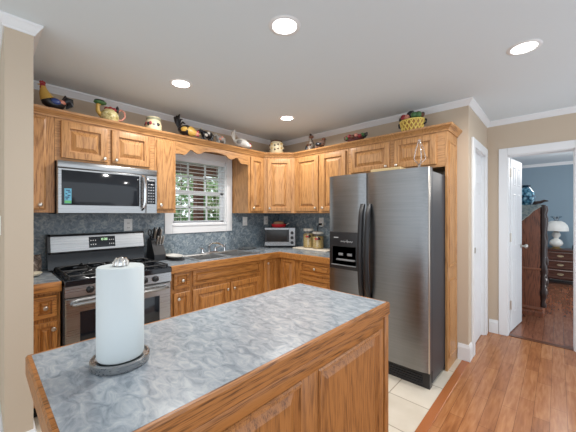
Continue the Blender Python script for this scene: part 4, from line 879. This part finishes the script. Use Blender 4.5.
# fruit basket
x, y = 2.055, -0.215
t = empty('fruit_basket', 'yellow lattice ceramic basket heaped with fruit over the refrigerator', 'basket', (x, y, OZ))
f = loc_fn(x, y, 0.0)
part('basket', t, cm('ceramic_ochre', 168, 120, 44, 0.4), lambda bm: lathe(bm, [(0.085, 0), (0.098, 0.06), (0.112, 0.125), (0.104, 0.126), (0.088, 0.06), (0.07, 0.01)], (x, y, OZ+0.0003), 30, sy=0.75))
def lat(bm):
    for k in range(16):
        for sg in (-1, 1):
            pts = []
            for i in range(5):
                u = i/4; a = 2*PI*k/16+sg*u*0.75; r_ = 0.088+0.028*u; pts.append((x+r_*math.cos(a), y+r_*0.76*math.sin(a), OZ+0.004+0.120*u))
            tube(bm, pts, 0.0055, 6)
part('lattice', t, cm('ceramic_yellow', 236, 210, 110, 0.35), lat)
part('rim', t, cm('ceramic_yellow', 236, 210, 110, 0.35), lambda bm: tube(bm, [(x+0.113*math.cos(2*PI*i/24), y+0.085*math.sin(2*PI*i/24), OZ+0.126) for i in range(25)], 0.007, 6))
for k, (a, b, h, r_, m_) in enumerate(((-0.095, -0.03, 0.128, 0.022, BLK), (-0.065, -0.045, 0.138, 0.028, RED), (-0.03, -0.05, 0.132, 0.026, ROSE), (-0.005, -0.03, 0.158, 0.034, BLK), (0.035, -0.05, 0.142, 0.028, GREEN), (0.070, -0.035, 0.140, 0.030, GREEN), (0.100, -0.02, 0.135, 0.020, BROWN), (0.0, 0.0, 0.185, 0.018, BLK), (0.045, 0.02, 0.165, 0.026, RED), (-0.04, 0.02, 0.16, 0.028, GREEN), (0.092, 0.02, 0.158, 0.017, BLK))):
    part('fruit', t, m_, lambda bm: ell(bm, f, (a, b, h+0.024), (r_*1.1, r_, r_*1.1)))
for sg in (-1, 1): part('handle', t, BLK, lambda bm: tube(bm, T(f, [(sg*0.105, 0, 0.075), (sg*0.128, 0, 0.085), (sg*0.132, 0, 0.115), (sg*0.112, 0, 0.120)]), 0.009, 8))

# ================================================================== ON THE REFRIGERATOR
t = tag(obj('cardboard_box', bx(1.82, 2.10, -0.62, -0.42, 1.7155, 1.785, bevel=0.006), cm('tan_tray', 206, 180, 132, 0.6), None, 20, loc=(2.0, -0.5, 1.716)), 'flat tan box lying on top of the refrigerator', 'box')
t = empty('glass_stand', 'clear glass ornament stand with thin stems on top of the refrigerator', 'ornament', (2.235, -0.55, 1.716))
gm = glassy('clear_crystal', (0.98, 0.96, 0.95), 0.35, 0.05)
part('base', t, gm, lambda bm: lathe(bm, [(0.075, 1.7165), (0.078, 1.730), (0.050, 1.742), (0.015, 1.752), (0.010, 1.80)], (2.235, -0.55, 0), 24))
for k in range(5):
    a = 2*PI*k/5+0.3; part('stem', t, gm, lambda bm: tube(bm, [(2.235, -0.55, 1.79), (2.235+0.05*math.cos(a), -0.55+0.05*math.sin(a), 1.84), (2.235+0.035*math.cos(a), -0.55+0.035*math.sin(a), 1.92), (2.235+0.008*math.cos(a), -0.55+0.008*math.sin(a), 1.99)], 0.004, 6))
part('finial', t, gm, lambda bm: ball(bm, (2.235, -0.55, 2.0), 0.014, 2))

# ================================================================== BEDROOM
dz = empty('dresser', 'low dark wooden dresser against the blue bedroom wall', 'dresser', (3.45, 4.85, 0))
obj('case', bx(2.90, 4.0, 4.62, 5.08, 0.09, 0.64), 'walnut_x', dz); obj('top', bx(2.87, 4.03, 4.59, 5.085, 0.641, 0.672, bevel=0.008), 'walnut_x', dz)
for xx in (2.94, 3.94):
    for yy in (4.66, 5.03): bm = new(); lathe(bm, [(0.022, 0), (0.034, 0.03), (0.024, 0.06), (0.04, 0.0895)], (xx, yy, 0.0), 12); obj('foot', bm, 'dark_wood', dz)
for z0, z1 in ((0.11, 0.28), (0.30, 0.46), (0.48, 0.625)):
    bm = new(); nested(bm, frB(4.62, 2.93, z0), 1.04, z1-z0, [(0, 0), (0, 0.014), (0.01, 0.020), (0.03, 0.020), (0.036, 0.015)]); dd = obj('drawer', bm, 'walnut_x', dz, 20)
    for u in (0.20, 0.84):
        bm = new(); lathe(bm, [(0.05, 0), (0.045, 0.004)], (2.93+u, 4.604, (z0+z1)/2), 12, 'y', sx=0.45); tube(bm, [(2.93+u-0.035, 4.60, (z0+z1)/2), (2.93+u-0.02, 4.585, (z0+z1)/2-0.012), (2.93+u+0.02, 4.585, (z0+z1)/2-0.012), (2.93+u+0.035, 4.60, (z0+z1)/2)], 0.004, 6); obj('pull', bm, mat('old_brass', (0.5, 0.42, 0.28), 0.35, 1.0) if 'old_brass' not in bpy.data.materials else bpy.data.materials['old_brass'], dd)
LX, LY, LZ = 3.070, 4.80, 0.673
lp = empty('hurricane_lamp', 'white glass hurricane lamp with domed shade on the bedroom dresser', 'lamp', (LX, LY, LZ))
milk = glow('milk_glass', (1.0, 0.93, 0.82), 0.04); milk.node_tree.nodes['Principled BSDF'].inputs['Base Color'].default_value = (0.66, 0.66, 0.64, 1)
bm = new(); lathe(bm, [(0.085, 0), (0.09, 0.012), (0.06, 0.03), (0.05, 0.045)], (LX, LY, LZ+0.0003), 24); obj('foot', bm, mat('lamp_brass', (0.55, 0.40, 0.22), 0.3, 1.0), lp, 40)
bm = new(); lathe(bm, [(0.05, 0.045), (0.095, 0.08), (0.105, 0.12), (0.085, 0.17), (0.045, 0.20)], (LX, LY, LZ), 28); obj('lower_globe', bm, milk, lp, 50)
bm = new(); lathe(bm, [(0.04, 0.20), (0.035, 0.22), (0.06, 0.25), (0.07, 0.29), (0.05, 0.33)], (LX, LY, LZ), 24); obj('font', bm, 'plate_white', lp, 40)
bm = new(); lathe(bm, [(0.05, 0.331), (0.03, 0.345), (0.045, 0.36), (0.03, 0.375)], (LX, LY, LZ), 20); obj('burner', bm, mat('lamp_collar', (0.12, 0.09, 0.07), 0.35, 1.0), lp, 40)
bm = new(); n = 32
prof = [(0.185, 0.36), (0.182, 0.42), (0.165, 0.48), (0.125, 0.53), (0.075, 0.56), (0.07, 0.56), (0.12, 0.525), (0.158, 0.475), (0.175, 0.42), (0.178, 0.36)]
lathe(bm, prof, (LX, LY, LZ), n, cap=False); obj('shade', bm, milk, lp, 60)
bm = new(); lathe(bm, [(0.045, 0.38), (0.05, 0.46), (0.032, 0.58), (0.055, 0.62), (0.085, 0.645), (0.083, 0.647), (0.05, 0.625), (0.028, 0.58), (0.046, 0.46), (0.042, 0.38)], (LX, LY, LZ), 24, cap=False)
for i, v in enumerate(bm.verts):
    if v.co.z-LZ > 0.63: v.co.z += 0.012*math.sin(6*math.atan2(v.co.y-LY, v.co.x-LX))
obj('chimney', bm, glassy('smoky_chimney_glass', (0.75, 0.82, 0.86), 0.3, 0.05), lp, 60)
t = tag(obj('jewelry_box', bx(3.30, 3.62, 4.68, 4.88, 0.6725, 0.755, bevel=0.006), cm('dark_teal', 22, 52, 62, 0.4), None, 20, loc=(3.45, 4.78, 0.6725)), 'dark teal box on the bedroom dresser right of the lamp', 'box')
cl = empty('added_ceiling_lamp', 'added flush ceiling lamp, out of view, that brightens the bedroom', 'ceiling light', (3.35, 3.1, CZ))  # unseen fixture, added to brighten the bedroom
bm = new(); lathe(bm, [(0.14, -0.001), (0.145, -0.02), (0.12, -0.025)], (3.35, 3.1, CZ), 24); obj('added_lamp_canopy', bm, 'nickel', cl)
bm = new(); lathe(bm, [(0.118, -0.0255), (0.15, -0.05), (0.12, -0.09), (0.05, -0.11), (0.001, -0.112)], (3.35, 3.1, CZ), 24); obj('added_lamp_glass_bowl', bm, glow('added_lamp_bowl', (1, 0.95, 0.88), 3.0), cl, 50)
L = bpy.data.lights.new('bedroom_fill', 'POINT'); L.energy = 26; L.color = (1.0, 0.97, 0.93); L.shadow_soft_size = 0.12; o = bpy.data.objects.new('bedroom_fill', L); COL.objects.link(o); o.location = (0, 0, -0.30); o.parent = cl  # fill light for the bedroom, hung from the added fixture
# tall cabinet
AX0, AX1, AY0, AY1, AH = 2.06, 2.955, 2.02, 2.95, 1.495
ac = empty('armoire', 'tall dark carved wooden cabinet behind the open white bedroom door', 'cabinet', ((AX0+AX1)/2, (AY0+AY1)/2, 0))
obj('case', bx(AX0, AX1-0.03, AY0, AY1, 0.12, AH), 'walnut', ac)
bm = new(); sweep(bm, [(0, 0), (0.035, 0), (0.035, 0.05), (0.020, 0.07), (0.026, 0.095), (0.008, 0.12), (0, 0.12)], [(AX0, AY0, -1, -1), (AX1-0.03, AY0, 1, -1), (AX1-0.03, AY1, 1, 1), (AX0, AY1, -1, 1), (AX0, AY0, -1, -1)], True); box(bm, AX0, AX1-0.03, AY0, AY1, 0.05, 0.119); obj('plinth', bm, 'walnut', ac)
bm = new(); box(bm, AX0-0.01, AX1-0.02, AY0-0.014, AY1+0.01, 0.615, 0.645, 0.006); obj('mid_moulding', bm, cm('worn_wood', 150, 92, 62, 0.35), ac)
for yy in (AY0+0.03, AY1-0.03):
    bm = new(); prof = [(0.032, 0.12), (0.04, 0.16), (0.022, 0.2), (0.042, 0.27), (0.045, 0.33), (0.025, 0.41), (0.038, 0.47), (0.022, 0.54), (0.042, 0.60), (0.045, 0.66), (0.026, 0.72), (0.03, 0.9), (0.04, 1.0), (0.024, 1.08), (0.036, 1.2), (0.04, 1.30), (0.024, 1.36), (0.04, 1.43), (0.03, AH)]
    lathe(bm, prof, (AX1-0.005, yy, 0), 16); obj('turned_post', bm, 'dark_wood', ac, 50)
bm = new()
tube(bm, [(AX1-0.10, AY0+0.02, AH), (AX1-0.08, AY0+0.02, AH+0.03), (AX1-0.03, AY0+0.02, AH+0.035), (AX1+0.01, AY0+0.02, AH+0.055), (AX1+0.05, AY0+0.02, AH+0.05)], [0.02, 0.024, 0.02, 0.016, 0.006], 8); obj('carved_crest', bm, 'dark_wood', ac, 50)
for k in range(3):
    z0 = 0.15+0.155*k; bm = new(); nested(bm, frA(AX1-0.03, AY0+0.08, z0), AY1-AY0-0.16, 0.14, [(0, 0), (0, 0.012), (0.01, 0.016)]); dd = obj('drawer', bm, 'walnut', ac, 20)
    for u in (0.12, 0.65): bm = new(); lathe(bm, [(0.012, 0), (0.022, 0.02), (0.018, 0.034), (0.004, 0.038)], (AX1-0.014, AY0+0.08+u, z0+0.07), 14, 'x'); obj('knob', bm, 'plate_white', dd)
bm = new(); nested(bm, frA(AX1-0.03, AY0+0.08, 0.68), AY1-AY0-0.16, 0.72, [(0, 0), (0, 0.012), (0.06, 0.014), (0.065, 0.004)]); dd = obj('door', bm, 'walnut', ac, 20)
for zz in (0.78, 1.0): bm = new(); lathe(bm, [(0.012, 0), (0.022, 0.02), (0.018, 0.034), (0.004, 0.038)], (AX1-0.016, AY0+0.14, zz), 14, 'x'); obj('knob', bm, 'plate_white', dd)
# lace cloth draped over the cabinet top, hanging in a curved scallop on the side
def lacemat():
    m = mat('grey_green_lace', lin(122, 138, 140), 0.8); t = NT(m); n = t.n('ShaderNodeTexNoise', Scale=26.0, Detail=5.0); t.l(t.coords((1, 1, 1)), n.inputs['Vector'])
    t.l(t.ramp(n.outputs['Fac'], [(0.35, lin(122, 140, 144)), (0.6, lin(170, 180, 176))]), t.b.inputs['Base Color']); return m
M['lace'] = lacemat()
lx0, lx1 = 2.12, 2.935
def drop(u):       # u 0..1 from back to front: hangs low at the back, rising to the front
    return 0.02+0.215*(0.5+0.5*math.cos(PI*min(1, max(0, (u-0.66)/0.34))))**0.8
n = 30; top = [(lx0+(lx1-lx0)*i/n, AH+0.004) for i in range(n+1)]; low = [(lx0+(lx1-lx0)*i/n, AH-drop(i/n)-0.010*abs(math.sin(i*1.05))) for i in range(n+1)]
lc = empty('lace_runner', 'grey-green lace cloth draped over the dark bedroom cabinet', 'cloth', ((lx0+lx1)/2, AY0, AH))
bm = new(); prism(bm, top+low[::-1], lambda a, zz: (a, AY0-0.0035, zz), lambda a, zz: (a, AY0-0.001, zz)); box(bm, lx0, lx1, AY0-0.0035, AY1-0.1, AH+0.0005, AH+0.004); obj('cloth', bm, 'lace', lc)
bm = new(); tube(bm, [(a, AY0-0.004, zz) for a, zz in low], 0.006, 6); obj('scalloped_edge', bm, cm('pale_lace', 186, 192, 186, 0.8), lc)
# blue patterned vase on the cabinet
bx_, by_ = 2.765, 2.15
def blueglaze():
    m = mat('blue_glaze', lin(96, 156, 184), 0.15); t = NT(m); n = t.n('ShaderNodeTexVoronoi', Scale=26.0); t.l(t.coords((1, 1, 1)), n.inputs['Vector'])
    t.l(t.ramp(n.outputs['Distance'], [(0.15, lin(176, 218, 228)), (0.45, lin(92, 158, 188)), (0.75, lin(30, 62, 86))]), t.b.inputs['Base Color']); return m
bv = empty('blue_vase', 'blue patterned glazed vase standing on the dark bedroom cabinet', 'vase', (bx_, by_, AH+0.005))
bm = new(); lathe(bm, [(0.055, 0), (0.062, 0.01), (0.095, 0.07), (0.104, 0.12), (0.092, 0.18), (0.060, 0.225), (0.050, 0.24)], (bx_, by_, AH+0.0045), 30); obj('body', bm, blueglaze(), bv, 50)
bm = new(); lathe(bm, [(0.050, 0.241), (0.040, 0.255), (0.056, 0.275), (0.050, 0.276), (0.036, 0.258)], (bx_, by_, AH+0.0045), 24); obj('neck', bm, cm('deep_blue_glaze', 34, 62, 84, 0.2), bv, 50)
bm = new(); tube(bm, [(bx_-0.055, by_, AH+0.25), (bx_-0.100, by_-0.01, AH+0.24), (bx_-0.118, by_-0.01, AH+0.16), (bx_-0.098, by_, AH+0.085)], 0.012, 8); obj('handle', bm, cm('deep_blue_glaze', 34, 62, 84, 0.2), bv, 50)

# ================================================================== OUTSIDE THE WINDOW
struct('ground_outside', bx(-12, -0.3, -8, 10, -0.4, -0.3), mat('lawn_green', lin(96, 122, 70), 0.9))
BRN = mat('brown_porch_wood', lin(118, 74, 62), 0.7)
po = empty('porch', 'brown wooden porch frame outside the kitchen window', 'porch', (-1.5, -0.4, -0.3))
obj('post', bx(-1.56, -1.44, -0.56, -0.43, -0.3, 2.62), BRN, po); obj('post', bx(-1.56, -1.44, -2.40, -2.27, -0.3, 2.62), BRN, po)
obj('beam', bx(-1.60, -1.40, -3.2, 1.6, 2.06, 2.30), BRN, po); obj('roof', bx(-1.7, -0.16, -3.2, 1.6, 2.63, 2.68), BRN, po)
for yy in (-2.4, -1.8, -1.2, -0.6, 0.0, 0.6): obj('rafter', bx(-1.39, -0.16, yy-0.03, yy+0.03, 2.5, 2.62), BRN, po)
leafm = mat('leaf_green', lin(104, 140, 84), 0.6); t_ = NT(leafm); n_ = t_.n('ShaderNodeTexNoise', Scale=9.0, Detail=4.0); t_.l(t_.coords((1, 1, 1)), n_.inputs['Vector']); t_.l(t_.ramp(n_.outputs['Fac'], [(0.35, lin(72, 108, 62)), (0.5, lin(142, 178, 116)), (0.65, lin(222, 234, 208))]), t_.b.inputs['Base Color'])
bark = mat('bark', lin(96, 78, 62), 0.9)
def shrub(x, y, h, r, label):
    t = empty('shrub', label, 'shrub', (x, y, -0.3), 'shrubs outside the kitchen window'); rnd = random.Random(int(x*100+y*10))
    bm = new()
    for i in range(1300):
        a, u, q = rnd.uniform(0, 2*PI), rnd.uniform(-1, 1), rnd.uniform(0.55, 1.0); sq = math.sqrt(1-u*u)
        c = Vector((x+r*q*sq*math.cos(a), y+r*q*sq*math.sin(a), -0.3+h*0.55+h*0.45*q*u)); s_ = rnd.uniform(0.06, 0.13)
        d1_ = Vector((rnd.gauss(0, 1), rnd.gauss(0, 1), rnd.gauss(0, 1))).normalized(); d2_ = d1_.cross(Vector((rnd.gauss(0, 1), rnd.gauss(0, 1), rnd.gauss(0, 1)))).normalized()
        bm.faces.new([bm.verts.new(c+d1_*s_), bm.verts.new(c+d2_*s_*0.5), bm.verts.new(c-d1_*s_), bm.verts.new(c-d2_*s_*0.5)])
    obj('foliage', bm, leafm, t, 0)
    bm = new(); tube(bm, [(x, y, -0.3), (x+0.03, y, h*0.3), (x, y+0.04, h*0.7)], [0.05, 0.04, 0.015], 8); obj('stem', bm, bark, t)
shrub(-2.9, 0.9, 2.6, 0.72, 'green shrub straight outside the kitchen window'); shrub(-3.9, 2.7, 3.0, 0.95, 'tall green shrub at the right outside the kitchen window'); shrub(-3.0, -0.75, 2.3, 0.72, 'lowest green shrub at the left outside the kitchen window'); shrub(-6.3, 4.4, 3.6, 1.4, 'broad green shrub farthest from the kitchen window'); shrub(-5.0, 0.9, 3.4, 1.0, 'dense green shrub behind the lowest one outside the window')

# ================================================================== CEILING LIGHTS
for i, ((x, y), lb) in enumerate(zip(LIGHTS, ('recessed ceiling light nearest, above the island', 'recessed ceiling light at right, in front of the passage door', 'recessed ceiling light above the gas range', 'recessed ceiling light in front of the corner cabinet'))):
    t = empty('recessed_light', lb, 'ceiling light', (x, y, CZ), 'recessed ceiling lights')
    bm = new(); lathe(bm, [(0.066, -0.001), (0.070, -0.006), (0.088, -0.004), (0.092, -0.0005)], (x, y, CZ), 36, cap=False); obj('trim_ring', bm, 'white', t, 40)
    bm = new(); lathe(bm, [(0.066, -0.0008), (0.050, -0.0045), (0.02, -0.007), (0.001, -0.0075)], (x, y, CZ), 36); obj('lamp', bm, 'lamp_on', t, 40)
    L = bpy.data.lights.new('downlight', 'AREA'); L.shape = 'DISK'; L.size = 0.12; L.energy = LAMP_W; L.color = (1.0, 0.97, 0.93); L.spread = math.radians(165)
    o = bpy.data.objects.new('downlight', L); COL.objects.link(o); o.location = (0, 0, -0.012); o.parent = t
